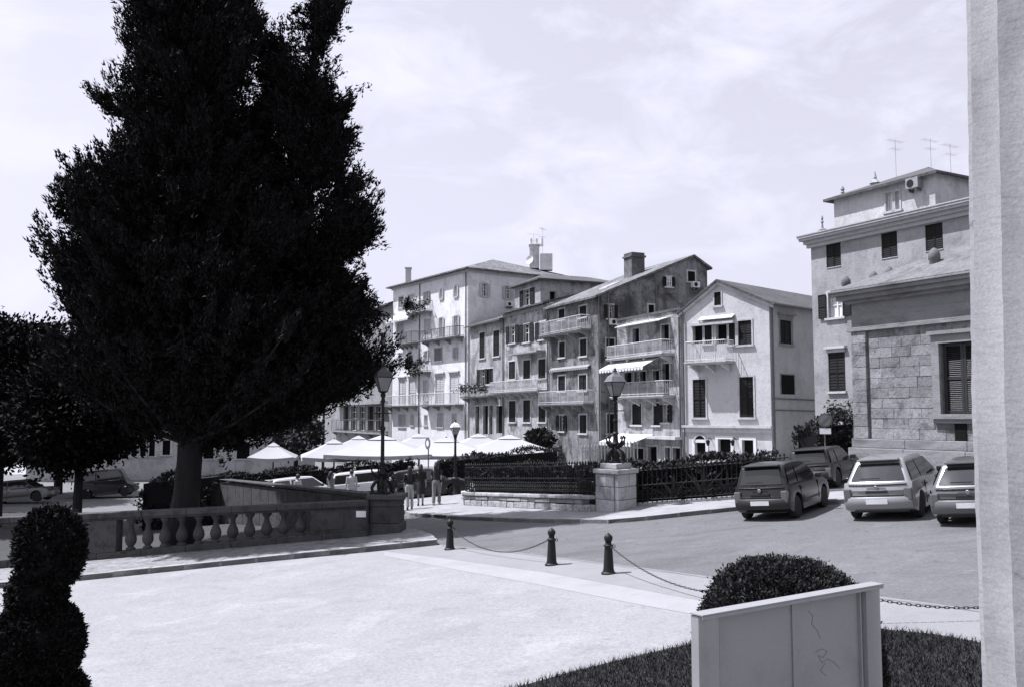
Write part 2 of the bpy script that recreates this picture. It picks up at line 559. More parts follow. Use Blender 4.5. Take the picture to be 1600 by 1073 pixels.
big_lamp((lp.x, 28.95, 0.78), P(597, 572, 28.95).z - 0.78, 'tall ornate iron lamp at the balustrade end, below the dark tree', M('lantern_roof_dark', 0.03, 0.5, 0.2, 4, 0.05))

# ------------------------------------------------------------------ pedestal with its lamp
PD = Vector((3.3, 28.79))            # front corner of the pedestal, on the ground
pe1 = Vector((0.62, 0.785)); pe1.normalize()     # to the right and away
pe2 = Vector((-0.60, 0.80)); pe2.normalize()     # to the left and away
PW1, PW2 = 1.12, 0.98
pcn = PD + pe1 * PW1 / 2 + pe2 * PW2 / 2
PZ = gz(pcn.x, pcn.y) + 0.13
root = thing('lamp_pedestal', (pcn.x, pcn.y, PZ - 0.13), 'square pale ashlar pedestal under the lamp at the garden corner', 'pedestal')
PEDS = M('pedestal_stone', 0.34, 0.9, 0.18, 2.2, 0.2, 30, 0.5, 12, stain=[(0.6, 0.5, 0.66, 3.0)], island=0.22)
e1, e2 = Vector((pe1.x, pe1.y, 0)), Vector((pe2.x, pe2.y, 0))
def pedbox(mb, a0, a1, b0, b1, z0, z1):
    c = Vector((PD.x, PD.y, 0)) + e1 * (a0 + a1) / 2 + e2 * (b0 + b1) / 2 + Vector((0, 0, (z0 + z1) / 2))
    mb.obox(c, e1 * (a1 - a0) / 2, e2 * (b1 - b0) / 2, (0, 0, (z1 - z0) / 2))
b = MB(); pedbox(b, 0.03, PW1 - 0.03, 0.03, PW2 - 0.03, PZ - 0.2, PZ + 1.2); b.build('core', PEDS, root)
zc = [PZ - 0.2, PZ + 0.33, PZ + 0.74, PZ + 1.14]
for ci, splits1, splits2 in ((0, (0, 1.0), (0, 1.0)), (1, (0, .42, 1.0), (0, .3, .62, 1.0)), (2, (0, .62, 1.0), (0, .5, 1.0))):
    z0, z1 = zc[ci] + 0.007, zc[ci + 1] - 0.007
    for s0, s1 in zip(splits1[:-1], splits1[1:]):       # the right-hand face and the one behind
        for bb0, bb1 in ((-0.03, 0.12), (PW2 - 0.12, PW2 + 0.03)):
            b = MB(); pr = random.uniform(0, 0.012); pedbox(b, s0 * PW1 + 0.007, s1 * PW1 - 0.007, bb0 - pr if bb0 < 0 else bb0, bb1 if bb0 < 0 else bb1 + pr, z0, z1); b.build('stone_block', PEDS, root, bevel=0.016)
    for s0, s1 in zip(splits2[:-1], splits2[1:]):       # the left-hand face and the one behind
        for aa0, aa1 in ((-0.03, 0.12), (PW1 - 0.12, PW1 + 0.03)):
            b = MB(); pr = random.uniform(0, 0.012); pedbox(b, aa0 - pr if aa0 < 0 else aa0, aa1 if aa0 < 0 else aa1 + pr, max(s0 * PW2, 0.13) + 0.007, min(s1 * PW2, PW2 - 0.13) - 0.007, z0, z1); b.build('stone_block', PEDS, root, bevel=0.016)
b = MB(); pedbox(b, -0.09, PW1 + 0.09, -0.09, PW2 + 0.09, PZ + 1.147, PZ + 1.29); b.build('cornice_stone', PEDS, root, bevel=0.025)
b = MB(); pedbox(b, 0.1, PW1 - 0.1, 0.1, PW2 - 0.1, PZ + 1.295, PZ + 1.47); b.build('cap_stone', PEDS, root, bevel=0.03)
lt = P(966, 580, pcn.y).z
big_lamp((pcn.x, pcn.y, PZ + 1.47), lt - (PZ + 1.47), 'ornate iron lamp with pale lantern roof standing on the ashlar pedestal', LTOP)

# smaller lamp by the walkers
q = G(711, 776)
root = thing('street_lamp', (q.x, q.y, q.z + 0.13), 'slim iron lamp with white lantern top left of the garden railing', 'street lamp', 'ornate iron street lamps')
base = Vector(root.location)
H = P(713, 655, q.y).z - base.z
b = MB(); b.lathe([(0.26, 0), (0.24, 0.1), (0.2, 0.15), (0.17, 0.7), (0.19, 0.74), (0.11, 0.8), (0.08, 1.0)], base, 10); b.build('base', IRON, root, smooth=40)
b = MB(); b.lathe([(0.065, 0.98), (0.05, H - 1.0), (0.09, H - 0.97), (0.05, H - 0.93), (0.10, H - 0.72)], base, 10); b.build('post', IRON, root, smooth=40)
lantern(root, base + Vector((0, 0, H - 0.74)), 0.62, M('white_enamel', 0.8, 0.4))

# ------------------------------------------------------------------ low rubble wall and iron railing, left of the pedestal
RUB = M('rubble_stone', 0.33, 0.95, 0.22, 3.0, 0.25, 20, 0.9, 9, stain=[(0.5, 0.5, 0.65, 5.0)], island=0.22)
root = thing('rubble_wall', (0.2, 33, gz(0.2, 33) + 0.13), 'low pale rubble wall with rounded end under the left railing', 'wall')
A = Vector((2.65, 29.6)); B_ = Vector((-1.75, 36.4))
path = [A + (B_ - A) * k / 9 for k in range(10)]
d = (B_ - A).normalized(); nn = Vector((-d.y, d.x))      # towards the left / camera
if nn.y > 0: nn = -nn
cc = B_ - nn * 0.75
for k in range(1, 7):
    a = math.atan2(nn.y, nn.x) - k * R(26)
    path.append(cc + 0.75 * Vector((math.cos(a), math.sin(a))))
pts = []
for a, c in zip(path[:-1], path[1:]):
    n = max(1, round((c - a).length / 0.42))
    for k in range(n):
        pts.append(a + (c - a) * k / n)
pts.append(path[-1])
def wtop(i): return 0.50 + 0.04 * math.sin(i * 0.9)
for course in range(2):
    i = course % 2
    while i < len(pts) - 1:
        st = random.choice((1, 1, 2))
        j = min(i + st, len(pts) - 1)
        a, c = pts[i], pts[j]
        dd = (c - a).normalized(); n2 = Vector((-dd.y, dd.x))
        pr = random.uniform(-0.02, 0.03)
        z = [0.10, 0.34, 0.50]
        vs = []
        for p in (a + dd * 0.012, c - dd * 0.012):
            gzp = gz(p.x, p.y) + 0.0
            for s in (-1, 1):
                q = p + n2 * s * (0.17 + pr)
                vs += [(q.x, q.y, gzp + z[course] + 0.006 + random.uniform(0, 0.012)), (q.x, q.y, gzp + z[course + 1] - 0.006 + random.uniform(-0.02, 0.012))]
        b = MB(); b.add(vs, [(0, 1, 3, 2), (4, 6, 7, 5), (0, 4, 5, 1), (2, 3, 7, 6), (1, 5, 7, 3), (0, 2, 6, 4)])
        b.build('rubble_stone', RUB, root, bevel=0.03)
        i = j
# coping
for i in range(0, len(pts) - 1, 2):
    j = min(i + 2, len(pts) - 1)
    a, c = pts[i], pts[j]
    dd = (c - a).normalized(); n2 = Vector((-dd.y, dd.x))
    vs = []
    for p in (a + dd * 0.006, c - dd * 0.006):
        gzp = gz(p.x, p.y)
        for s in (-1, 1):
            q = p + n2 * s * 0.23
            vs += [(q.x, q.y, gzp + 0.505), (q.x, q.y, gzp + 0.63 + random.uniform(-0.012, 0.012))]
    b = MB(); b.add(vs, [(0, 1, 3, 2), (4, 6, 7, 5), (0, 4, 5, 1), (2, 3, 7, 6), (1, 5, 7, 3), (0, 2, 6, 4)])
    b.build('coping_stone', PEDS, root, bevel=0.03)

def picket_mesh(h, r=0.012):
    b = MB()
    b.tube([(0, 0, 0), (0, 0, h - 0.1)], r, 5)
    b.lathe([(r * 1.2, h - 0.1), (r * 2.4, h - 0.075), (r * 2.0, h - 0.045), (0.002, h)], n=5)
    b.lathe([(r, h * 0.45), (r * 2.0, h * 0.47), (r * 2.0, h * 0.50), (r, h * 0.52)], n=5)
    return b.mesh('picket', IRON)
def railing(name, pts2, zoff, h, step, label, big=2.2):
    """iron railing with one object per picket"""
    p0 = Vector(pts2[0])
    root = thing(name, (p0.x, p0.y, gz(p0.x, p0.y) + zoff), label, 'railing')
    me = picket_mesh(h, 0.017)
    me2 = MB()
    seq = []
    for a, c in zip(pts2[:-1], pts2[1:]):
        a, c = Vector(a), Vector(c)
        n = max(1, round((c - a).length / step))
        for k in range(n):
            seq.append(a + (c - a) * k / n)
        for z in (0.12, h * 0.48, h - 0.16):
            me2b = MB()
            me2b.tube([(a.x, a.y, gz(a.x, a.y) + zoff + z), (c.x, c.y, gz(c.x, c.y) + zoff + z)], 0.018, 5)
            me2b.build('rail', IRON, root)
    low = picket_mesh(h * 0.5, 0.014); low.name = 'short_picket'
    for i, p in enumerate(seq):
        link('picket', me, root, Vector((p.x, p.y, gz(p.x, p.y) + zoff)) - worldloc(root))
    # scrolled lower band: small rings between the pickets
    rb = MB()
    for a, c in zip(seq[:-1], seq[1:]):
        m = (a + c) / 2
        dd = (c - a); 
        if dd.length > step * 2: continue
        dd = dd.normalized()
        z0 = gz(m.x, m.y) + zoff
        for z in (0.22, 0.36):
            ring = [Vector((m.x, m.y, z0 + z)) + Vector((dd.x, dd.y, 0)) * 0.055 * math.cos(t) + Vector((0, 0, 0.055 * math.sin(t))) for t in [k * math.pi / 4 for k in range(9)]]
            rb.tube(ring, 0.010, 4, cap=False)
    o = rb.build('scroll_band', IRON, root, kind='stuff')
    return root
rp = [pts[0] + Vector((-0.1, 0.3))] + [p for p in pts[3::3]]
railing('iron_railing', [tuple(p) for p in ([pts[0]] + list(path[1:10]) + list(path[10:14]))], 0.62, 1.12, 0.155, 'spiked dark iron railing on the low rubble wall left of the pedestal')
ra = PD + pe1 * PW1 + pe2 * 0.35
rb_ = Vector(g2(1160, 785)); rc = Vector((8.9, 29.5))
railing('iron_railing', [tuple(ra), tuple(rb_), tuple(rc)], 0.20, 1.22, 0.16, 'spiked dark iron railing running right from the pedestal behind the parked cars')
# footing kerb under the right railing
root = bpy.data.objects['pavement']
kerbline(root, [tuple(ra), tuple(rb_), tuple(rc)], 0.22, 0.24, 1.0, 1, PEDS)
# ------------------------------------------------------------------ buildings
PANE = M('window_glass', 0.012, 0.12, 0.3, 2, 0, bump=0.0, spec=0.45)
DARKIN = M('dark_opening', 0.006, 0.8, 0.2, 2, 0, spec=.1)
SHUT = M('dark_shutter', 0.013, 0.7, 0.25, 3, 0.1, 40, 0.1, island=0.35, spec=.2)
SHUTL = M('pale_shutter', 0.40, 0.7, 0.15, 3, 0.1, 40, 0.1, island=0.12)
SHUTM = M('grey_shutter', 0.16, 0.7, 0.2, 3, 0.1, 40, 0.1, island=0.15)
TRIM = M('stone_trim', 0.42, 0.85, 0.15, 2, 0.12, 30, 0.3, stain=[(0.7, 0.5, 0.7, 3.0)])
TRIMD = M('grey_trim', 0.24, 0.85, 0.2, 2, 0.12, 30, 0.3, stain=[(0.6, 0.5, 0.7, 3.0)])
FRAMEW = M('white_frame', 0.6, 0.6, 0.1, 3, 0.05)
RAILW = M('pale_railing', 0.40, 0.6, 0.15, 3, 0.05)
RAILD = M('dark_railing', 0.06, 0.6, 0.2, 3, 0.05)
TILE = M('roof_tiles', 0.13, 0.9, 0.3, 0.8, 0.5, 7, 1.0, 5, stain=[(0.45, 0.48, 0.62, 2.0), (1.7, 0.55, 0.7, 3.5)])
TILED = M('dark_roof_tiles', 0.07, 0.9, 0.3, 0.8, 0.35, 9, 0.9, 6, stain=[(0.6, 0.48, 0.65, 2.0)])
CLOTH = M('awning_cloth', 0.52, 0.85, 0.06, 1, 0.05)
CLOTHG = M('grey_awning_cloth', 0.22, 0.85, 0.1, 1, 0.05)
PIPE = M('drainpipe', 0.10, 0.6, 0.2, 3, 0.05)
def plaster(name, v, dirt=0.6, amount=0.0, **kw):
    """lime plaster: blotches, rain streaks, spalled patches"""
    return M(name, v, 0.93, 0.12, 0.5, 0.16, 24, 0.35, 9,
             stain=[(dirt, 0.49 - amount, 0.63 - amount, 0.6), (0.35 + dirt * .65, 0.5 - amount, 0.64, 1.5, (1.5, 1.5, 0.22)), (0.25 + dirt * .75, 0.53, 0.64, 3.4), (1.0 + (1 - dirt) * .5, 0.56, 0.66, 1.1)], **kw)

class Fac:
    """vertical facade through plan points A (left as seen) and B (right)"""
    def __init__(s, A, B):
        s.A = Vector((A[0], A[1])); s.B = Vector((B[0], B[1]))
        s.t = (s.B - s.A).normalized(); s.L = (s.B - s.A).length
        s.n = Vector((s.t.y, -s.t.x))
    def pt(s, q, z, o=0.0):
        p = s.A + s.t * q + s.n * o
        return Vector((p.x, p.y, z))
    def pix(s, u, v):
        a, b = ray(u, v)
        # (a*y, y) = A + t*q
        y = (s.A.x * s.t.y - s.A.y * s.t.x) / (a * s.t.y - s.t.x)
        p = Vector((a * y, y))
        return (p - s.A).dot(s.t), CZ + b * y
    def rect(s, x0, y0, x1, y1):
        um, vm = (x0 + x1) / 2, (y0 + y1) / 2
        q0, q1 = s.pix(x0, vm)[0], s.pix(x1, vm)[0]
        return q0, s.pix(um, y1)[1], q1, s.pix(um, y0)[1]
def hit(u, Q, D):
    """where the photo column u meets the plan line Q + t D"""
    a = ray(u, 600)[0]
    t = (a * Q[1] - Q[0]) / (D[0] - a * D[1])
    return (Q[0] + D[0] * t, Q[1] + D[1] * t)
def fbox(mb, f, q0, q1, z0, z1, o0, o1):
    c = f.pt((q0 + q1) / 2, (z0 + z1) / 2, (o0 + o1) / 2)
    mb.obox(c, Vector((f.t.x, f.t.y, 0)) * (q1 - q0) / 2, Vector((f.n.x, f.n.y, 0)) * (o1 - o0) / 2, (0, 0, (z1 - z0) / 2))
def wall_with(mb, f, q0, q1, z0, z1, ops, depth=0.22):
    """facade sheet with real recessed openings (q0,z0,q1,z1)"""
    ops = [(max(a, q0 + .01), max(b_, z0 + .01), min(c, q1 - .01), min(d_, z1 - .01)) for a, b_, c, d_ in ops]
    ops = [o for o in ops if o[2] - o[0] > 0.05 and o[3] - o[1] > 0.05]
    qs = sorted(set([q0, q1] + [o[0] for o in ops] + [o[2] for o in ops]))
    zs = sorted(set([z0, z1] + [o[1] for o in ops] + [o[3] for o in ops]))
    for a, c in zip(qs[:-1], qs[1:]):
        for lo, hi in zip(zs[:-1], zs[1:]):
            m, k = (a + c) / 2, (lo + hi) / 2
            if any(o[0] < m < o[2] and o[1] < k < o[3] for o in ops):
                continue
            mb.quad(f.pt(a, lo), f.pt(c, lo), f.pt(c, hi), f.pt(a, hi))
    for a, lo, c, hi in ops:
        for (qa, za), (qb, zb) in (((a, lo), (c, lo)), ((c, lo), (c, hi)), ((c, hi), (a, hi)), ((a, hi), (a, lo))):
            mb.quad(f.pt(qa, za), f.pt(qb, zb), f.pt(qb, zb, -depth), f.pt(qa, za, -depth))
# unit shutter leaf 1 x 1 (x, z), thickness in y
def leaf_mesh(name, m, slats):
    b = MB()
    fr = 0.09
    b.box(0, -0.022, 0, fr, 0.022, 1); b.box(1 - fr, -0.022, 0, 1, 0.022, 1)
    for z0, z1 in ((0, 0.05), (0.47, 0.52), (0.955, 1)):
        b.box(fr, -0.021, z0, 1 - fr, 0.021, z1)
    b.box(fr, 0.006, 0.05, 1 - fr, 0.012, 0.955)
    for k in range(slats):
        z = 0.06 + 0.89 * (k + 0.5) / slats
        if abs(z - 0.495) < 0.03: continue
        h = 0.89 / slats * 0.42
        b.add([(fr, -0.016, z - h), (1 - fr, -0.016, z - h), (1 - fr, 0.004, z + h), (fr, 0.004, z + h)], [(0, 1, 2, 3)])
    return b.mesh(name, m, fix=False)
LEAF = {}
def leaf(m, slats=12):
    k = (m.name, slats)
    if k not in LEAF:
        LEAF[k] = leaf_mesh('shutter_' + m.name, m, slats)
    return LEAF[k]
def put_leaf(win, f, q0, q1, z0, z1, o, m, slats=12, name='shutter'):
    root = win
    p = f.pt(q0, z0, o)
    ob = link(name, leaf(m, slats), win, p - worldloc(win))
    ob.rotation_euler.z = math.atan2(f.t.y, f.t.x)
    ob.scale = (q1 - q0, 1, z1 - z0)
    return ob
def window(root, f, r, kind, trim=TRIM, sm=SHUT, fw=0.10, sill=True, depth=0.2, slats=12, name=None, lintel=False):
    """one window or french door; kinds: shut, half, open, glass, dark, blind"""
    q0, z0, q1, z1 = r
    W = q1 - q0
    b = MB()
    if fw > 0:
        fbox(b, f, q0 - fw, q0, z0, z1 + fw, 0, 0.035); fbox(b, f, q1, q1 + fw, z0, z1 + fw, 0, 0.035)
        fbox(b, f, q0, q1, z1, z1 + fw, 0, 0.034)
    if sill:
        fbox(b, f, q0 - fw - 0.06, q1 + fw + 0.06, z0 - 0.10, z0 - 0.001, 0, 0.10)
    if lintel:
        fbox(b, f, q0 - fw - 0.12, q1 + fw + 0.12, z1 + fw + 0.16, z1 + fw + 0.27, 0, 0.17)
        fbox(b, f, q0 - fw - 0.04, q1 + fw + 0.04, z1 + fw + 0.003, z1 + fw + 0.158, 0, 0.06)
    if not b.v:
        fbox(b, f, q0, q1, z0 - 0.03, z0 - 0.001, 0, 0.03)
    win = b.build(name or ('door' if z1 - z0 > 2.3 and not sill else 'window'), trim, root)
    if kind == 'shut':
        b = MB(); b.quad(f.pt(q0, z0, -depth), f.pt(q1, z0, -depth), f.pt(q1, z1, -depth), f.pt(q0, z1, -depth)); b.build('pane', DARKIN, win, fix=False)
        g = 0.012
        put_leaf(win, f, q0 + g, (q0 + q1) / 2 - g / 2, z0 + g, z1 - g, -0.05 + random.uniform(-0.01, 0.02), sm, slats)
        put_leaf(win, f, (q0 + q1) / 2 + g / 2, q1 - g, z0 + g, z1 - g, -0.05 + random.uniform(-0.01, 0.02), sm, slats)
        return win
    b = MB(); b.quad(f.pt(q0, z0, -depth), f.pt(q1, z0, -depth), f.pt(q1, z1, -depth), f.pt(q0, z1, -depth))
    b.build('pane', DARKIN if kind in ('dark',) else PANE, win, fix=False)
    if kind in ('open', 'glass', 'half', 'curtain'):
        b = MB(); o0, o1 = -depth + 0.01, -depth + 0.06
        t = 0.055
        for a, c in ((q0, q0 + t), (q1 - t, q1), ((q0 + q1) / 2 - t * .7, (q0 + q1) / 2 + t * .7)):
            fbox(b, f, a, c, z0, z1, o0, o1)
        for z in (z0, z0 + (z1 - z0) * 0.5, z1 - t, z0 + (z1 - z0) * 0.75):
            fbox(b, f, q0 + t, q1 - t, z, z + t * 0.8, o0, o1 - 0.006)
        b.build('sash', FRAMEW, win)
    if kind == 'curtain':
        b = MB(); b.quad(f.pt(q0 + .06, z0 + .05, -depth + 0.008), f.pt(q1 - .06, z0 + .05, -depth + 0.008), f.pt(q1 - .06, z1 - .05, -depth + 0.008), f.pt(q0 + .06, z1 - .05, -depth + 0.008)); b.build('curtain', FRAMEW, win, fix=False)
    if kind == 'open':
        w2 = W / 2 + 0.03
        put_leaf(win, f, q0 - fw * .4 - w2, q0 - fw * .4, z0, z1, 0.065, sm, slats)
        put_leaf(win, f, q1 + fw * .4, q1 + fw * .4 + w2, z0, z1, 0.065, sm, slats)
    return win
def balcony(root, f, r, depth, slabm=TRIM, railm=RAILW, step=0.12, brackets=0, dense=False, plants=0):
    """r = (q0, slab top, q1, rail top)"""
    q0, z0, q1, z1 = r
    depth *= .8
    b = MB(); fbox(b, f, q0, q1, z0 - 0.13, z0, 0, depth); fbox(b, f, q0 - 0.05, q1 + 0.05, z0 - 0.05, z0 + 0.003, 0.001, depth + 0.05)
    bal_ = b.build('balcony', slabm, root)
    b = MB()
    def rail(p0, p1, r_=0.022):
        b.tube([p0, p1], r_, 4)
    o = depth - 0.03
    a0, a1 = q0 + 0.03, q1 - 0.03
    for z in (z0 + 0.10, z1 - 0.02):
        for (qa, oa), (qb, ob) in (((a0, 0), (a0, o)), ((a0, o), (a1, o)), ((a1, o), (a1, 0))):
            rail(f.pt(qa, z, oa), f.pt(qb, z, ob), 0.026 if z > z0 + .5 else 0.018)
    n = max(2, int((a1 - a0) / step))
    for k in range(n + 1):
        q = a0 + (a1 - a0) * k / n
        big = 0.026 if k % 8 == 0 else 0.009
        rail(f.pt(q, z0, o), f.pt(q, z1, o), big)
        if dense and k < n:
            q2 = a0 + (a1 - a0) * (k + 1) / n
            zm = (z0 + z1) / 2
            rail(f.pt(q, z0 + .12, o), f.pt(q2, zm, o), 0.007); rail(f.pt(q2, zm, o), f.pt(q, z1 - .05, o), 0.007)
    m = max(1, int(o / step))
    for qq in (a0, a1):
        for k in range(m):
            rail(f.pt(qq, z0, o * k / m), f.pt(qq, z1, o * k / m), 0.012)
    b.build('balcony_railing', railm, bal_)
    for k in range(brackets):
        q = q0 + 0.25 + (q1 - q0 - 0.5) * (k / max(1, brackets - 1) if brackets > 1 else 0.5)
        b = MB(); b.prism([f.pt(q - 0.07, z0 - 0.16, 0), f.pt(q - 0.07, z0 - 0.16, depth * 0.85), f.pt(q - 0.07, z0 - 0.26, depth * 0.8), f.pt(q - 0.07, z0 - 0.38, depth * 0.35), f.pt(q - 0.07, z0 - 0.55, 0)], Vector((f.t.x, f.t.y, 0)) * 0.14)
        b.build('bracket', slabm, bal_)
    return bal_
def awning(root, f, r, out, m=CLOTH, name='awning', hem=1.0):
    """sloping cloth: r=(q0, zlow, q1, zhigh) on the wall; projects out, scalloped hem"""
    q0, zl, q1, zh = r
    b = MB()
    th = 0.035
    top = [f.pt(q0, zh, 0.02), f.pt(q1, zh, 0.02), f.pt(q1, zl, out), f.pt(q0, zl, out)]
    bot = [p - Vector((0, 0, th)) for p in top]
    b.add(top + bot, [(0, 1, 2, 3), (7, 6, 5, 4), (0, 4, 5, 1), (1, 5, 6, 2), (2, 6, 7, 3), (3, 7, 4, 0)])
    n = max(3, int((q1 - q0) / 0.3))
    for k in range(n):
        a = q0 + (q1 - q0) * k / n; c = q0 + (q1 - q0) * (k + 1) / n
        b.prism([f.pt(a, zl - .01, out), f.pt(c, zl - .01, out), f.pt(c - (c - a) * .15, zl - 0.17 * hem, out), f.pt((a + c) / 2, zl - 0.21 * hem, out), f.pt(a + (c - a) * .15, zl - 0.17 * hem, out)], Vector((f.n.x, f.n.y, 0)) * -0.012)
    aw = b.build(name, m, root)
    b = MB()
    for q in (q0 + .05, q1 - .05):
        b.tube([f.pt(q, zl - 0.35 + (zh - zl) * .2, 0.0), f.pt(q, zl - 0.05, out - .03)], 0.018, 5)
    b.build('arm', PIPE, aw)
    return aw
def slab(mb, pts, th):
    pts = [Vector(p) for p in pts]
    n = len(pts)
    mb.add(pts + [p - Vector((0, 0, th)) for p in pts], [tuple(range(n)), tuple(reversed(range(n, 2 * n)))] + [(i, i + n, (i + 1) % n + n, (i + 1) % n) for i in range(n)])
def pipe(root, f, q, z0, z1, m=PIPE, o=0.08, r=0.05):
    b = MB(); b.tube([f.pt(q, z0, o), f.pt(q, z1, o)], r, 6); b.build('drainpipe', m, root, smooth=60)
def chimney(root, c, wx, wy, h, m, name='chimney', cap=True):
    b = MB(); b.box(c[0] - wx, c[1] - wy, c[2] - 0.6, c[0] + wx, c[1] + wy, c[2] + h)
    if cap:
        b.box(c[0] - wx - .07, c[1] - wy - .07, c[2] + h + .002, c[0] + wx + .07, c[1] + wy + .07, c[2] + h + .12)
    return b.build(name, m, root)
def antenna(loc, h, label, rot=0.0):
    root = thing('roof_antenna', loc, label, 'antenna', 'roof antennas')
    b = MB(); loc = Vector(loc); b.tube([loc - Vector((0, 0, .9)), loc + Vector((0, 0, h))], 0.009, 4); b.build('mast', PIPE, root)
    b = MB(); d = Vector((math.cos(rot), math.sin(rot), 0)); e = Vector((-d.y, d.x, 0))
    c = loc + Vector((0, 0, h - 0.1))
    b.tube([c - d * .6, c + d * .6], 0.006, 4)
    for k in range(7):
        p = c + d * (-.6 + .2 * k); b.tube([p - e * .25, p + e * .25], 0.004, 3)
    c = loc + Vector((0, 0, h * .65)); b.tube([c - d * .4, c + d * .4], 0.006, 4)
    for k in range(4):
        p = c + d * (-.3 + .2 * k); b.tube([p - e * .3, p + e * .3], 0.004, 3)
    b.build('aerial', PIPE, root)
def ac_unit(root, f, r, m=None):
    q0, z0, q1, z1 = r
    b = MB(); fbox(b, f, q0, q1, z0, z1, 0.05, 0.36)
    o = b.build('air_conditioner', m or FRAMEW, root, bevel=0.02)
    b = MB(); c = f.pt((q0 + q1) / 2 - (q1 - q0) * .12, (z0 + z1) / 2, 0.365)
    rr = min(q1 - q0, z1 - z0) * 0.36
    T = Vector((f.t.x, f.t.y, 0)); NN = Vector((f.n.x, f.n.y, 0))
    ring = [c + T * rr * math.cos(k * math.pi / 8) + Vector((0, 0, rr * math.sin(k * math.pi / 8))) for k in range(16)]
    b.prism(ring, NN * 0.012); b.build('fan_grille', SHUT, o)
    b = MB(); fbox(b, f, q0 + .08, q0 + .14, z0 - .12, z0, 0, .33); fbox(b, f, q1 - .14, q1 - .08, z0 - .12, z0, 0, .33); b.build('bracket', PIPE, o)
def zoomer(ox, oy, s):
    return lambda x0, y0, x1, y1: (ox + x0 / s, oy + y0 / s, ox + x1 / s, oy + y1 / s)
Z1 = zoomer(580, 380, 3.1563); Z2 = zoomer(840, 380, 3.1563); Z3 = zoomer(1050, 400, 3.25); Z4 = zoomer(1240, 240, 2.98)
ZA = zoomer(600, 430, 7.153); ZB = zoomer(600, 570, 7.153); ZD = zoomer(1300, 380, 3.156)
STREET = Vector((-0.41, 0.912)).normalized()
Q0 = (9.0, 47.8)
def house_box(mb, f, z0, z1, depth, front_ops=(), left_ops=(), right_ops=(), q0=0.0, q1=None):
    """shell: front with openings plus plain sides and back; returns left and right side facades"""
    q1 = f.L if q1 is None else q1
    wall_with(mb, f, q0, q1, z0, z1, list(front_ops))
    a, c = f.pt(q0, 0), f.pt(q1, 0)
    n = Vector((f.n.x, f.n.y, 0))
    rf = Fac((c.x, c.y), ((c - n * depth).x, (c - n * depth).y))
    lf = Fac(((a - n * depth).x, (a - n * depth).y), (a.x, a.y))
    wall_with(mb, rf, 0, depth, z0, z1, list(right_ops)); wall_with(mb, lf, 0, depth, z0, z1, list(left_ops))
    mb.quad(*[p for p in (a - n * depth + Vector((0, 0, z0)), c - n * depth + Vector((0, 0, z0)), c - n * depth + Vector((0, 0, z1)), a - n * depth + Vector((0, 0, z1)))])
    return lf, rf
def plants_on(root, f, q0, q1, z, o, n=60, size=0.12, spread=0.35, m=None):
    c = np.array([f.pt(random.uniform(q0, q1), z + random.gauss(0, spread * .5), o + random.gauss(0, .08)) for _ in range(n)])
    leafmesh('plants', c, None, size, 9, 0.14, m or FOL2, root, kind='stuff')
def leafmesh(name, centers, dirs, size, per, spread, m, parent=None, kind=None, up=0.3, aspect=0.45, loc=None, org=None, tri=False):
    """small pointed leaf faces scattered round each centre (vectorised)"""
    centers = np.asarray(centers, float)
    n = len(centers) * per
    c = np.repeat(centers, per, axis=0) + RNG.normal(0, spread, (n, 3))
    d = RNG.normal(0, 1, (n, 3))
    if dirs is not None:
        d = d * 0.55 + np.repeat(np.asarray(dirs, float), per, axis=0)
    d[:, 2] += up
    d /= np.linalg.norm(d, axis=1)[:, None] + 1e-9
    r = RNG.normal(0, 1, (n, 3))
    s = np.cross(d, r); s /= np.linalg.norm(s, axis=1)[:, None] + 1e-9
    ln = size * RNG.uniform(0.6, 1.4, n)[:, None]
    w_ = ln * aspect
    if tri:
        v = np.stack([c - d * ln * .5 + s * w_ * .5, c + d * ln * .5, c - d * ln * .5 - s * w_ * .5], axis=1).reshape(-1, 3)
    else:
        v = np.stack([c - d * ln * .5, c + s * w_ * .5, c + d * ln * .5, c - s * w_ * .5], axis=1).reshape(-1, 3)
    q = 3 if tri else 4
    if org is None:
        org = worldloc(parent) if parent is not None else Vector((0, 0, 0))
    v = v - np.array(org)
    me = bpy.data.meshes.new(name)
    me.vertices.add(q * n); me.loops.add(q * n); me.polygons.add(n)
    me.vertices.foreach_set('co', v.ravel())
    me.loops.foreach_set('vertex_index', np.arange(q * n, dtype=np.int32))
    me.polygons.foreach_set('loop_start', np.arange(0, q * n, q, dtype=np.int32))
    try:
        me.polygons.foreach_set('loop_total', np.full(n, q, dtype=np.int32))
    except Exception:
        pass
    me.update(); me.validate()
    me.materials.append(m)
    return link(name, me, parent, (0, 0, 0), kind)
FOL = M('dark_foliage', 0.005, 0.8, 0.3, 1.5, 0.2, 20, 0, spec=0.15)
FOL2 = M('shrub_foliage', 0.022, 0.75, 0.35, 1.5, 0.3, 20, 0, spec=0.25)
FOL3 = M('pale_foliage', 0.06, 0.75, 0.35, 1.5, 0.3, 20, 0, spec=0.3)

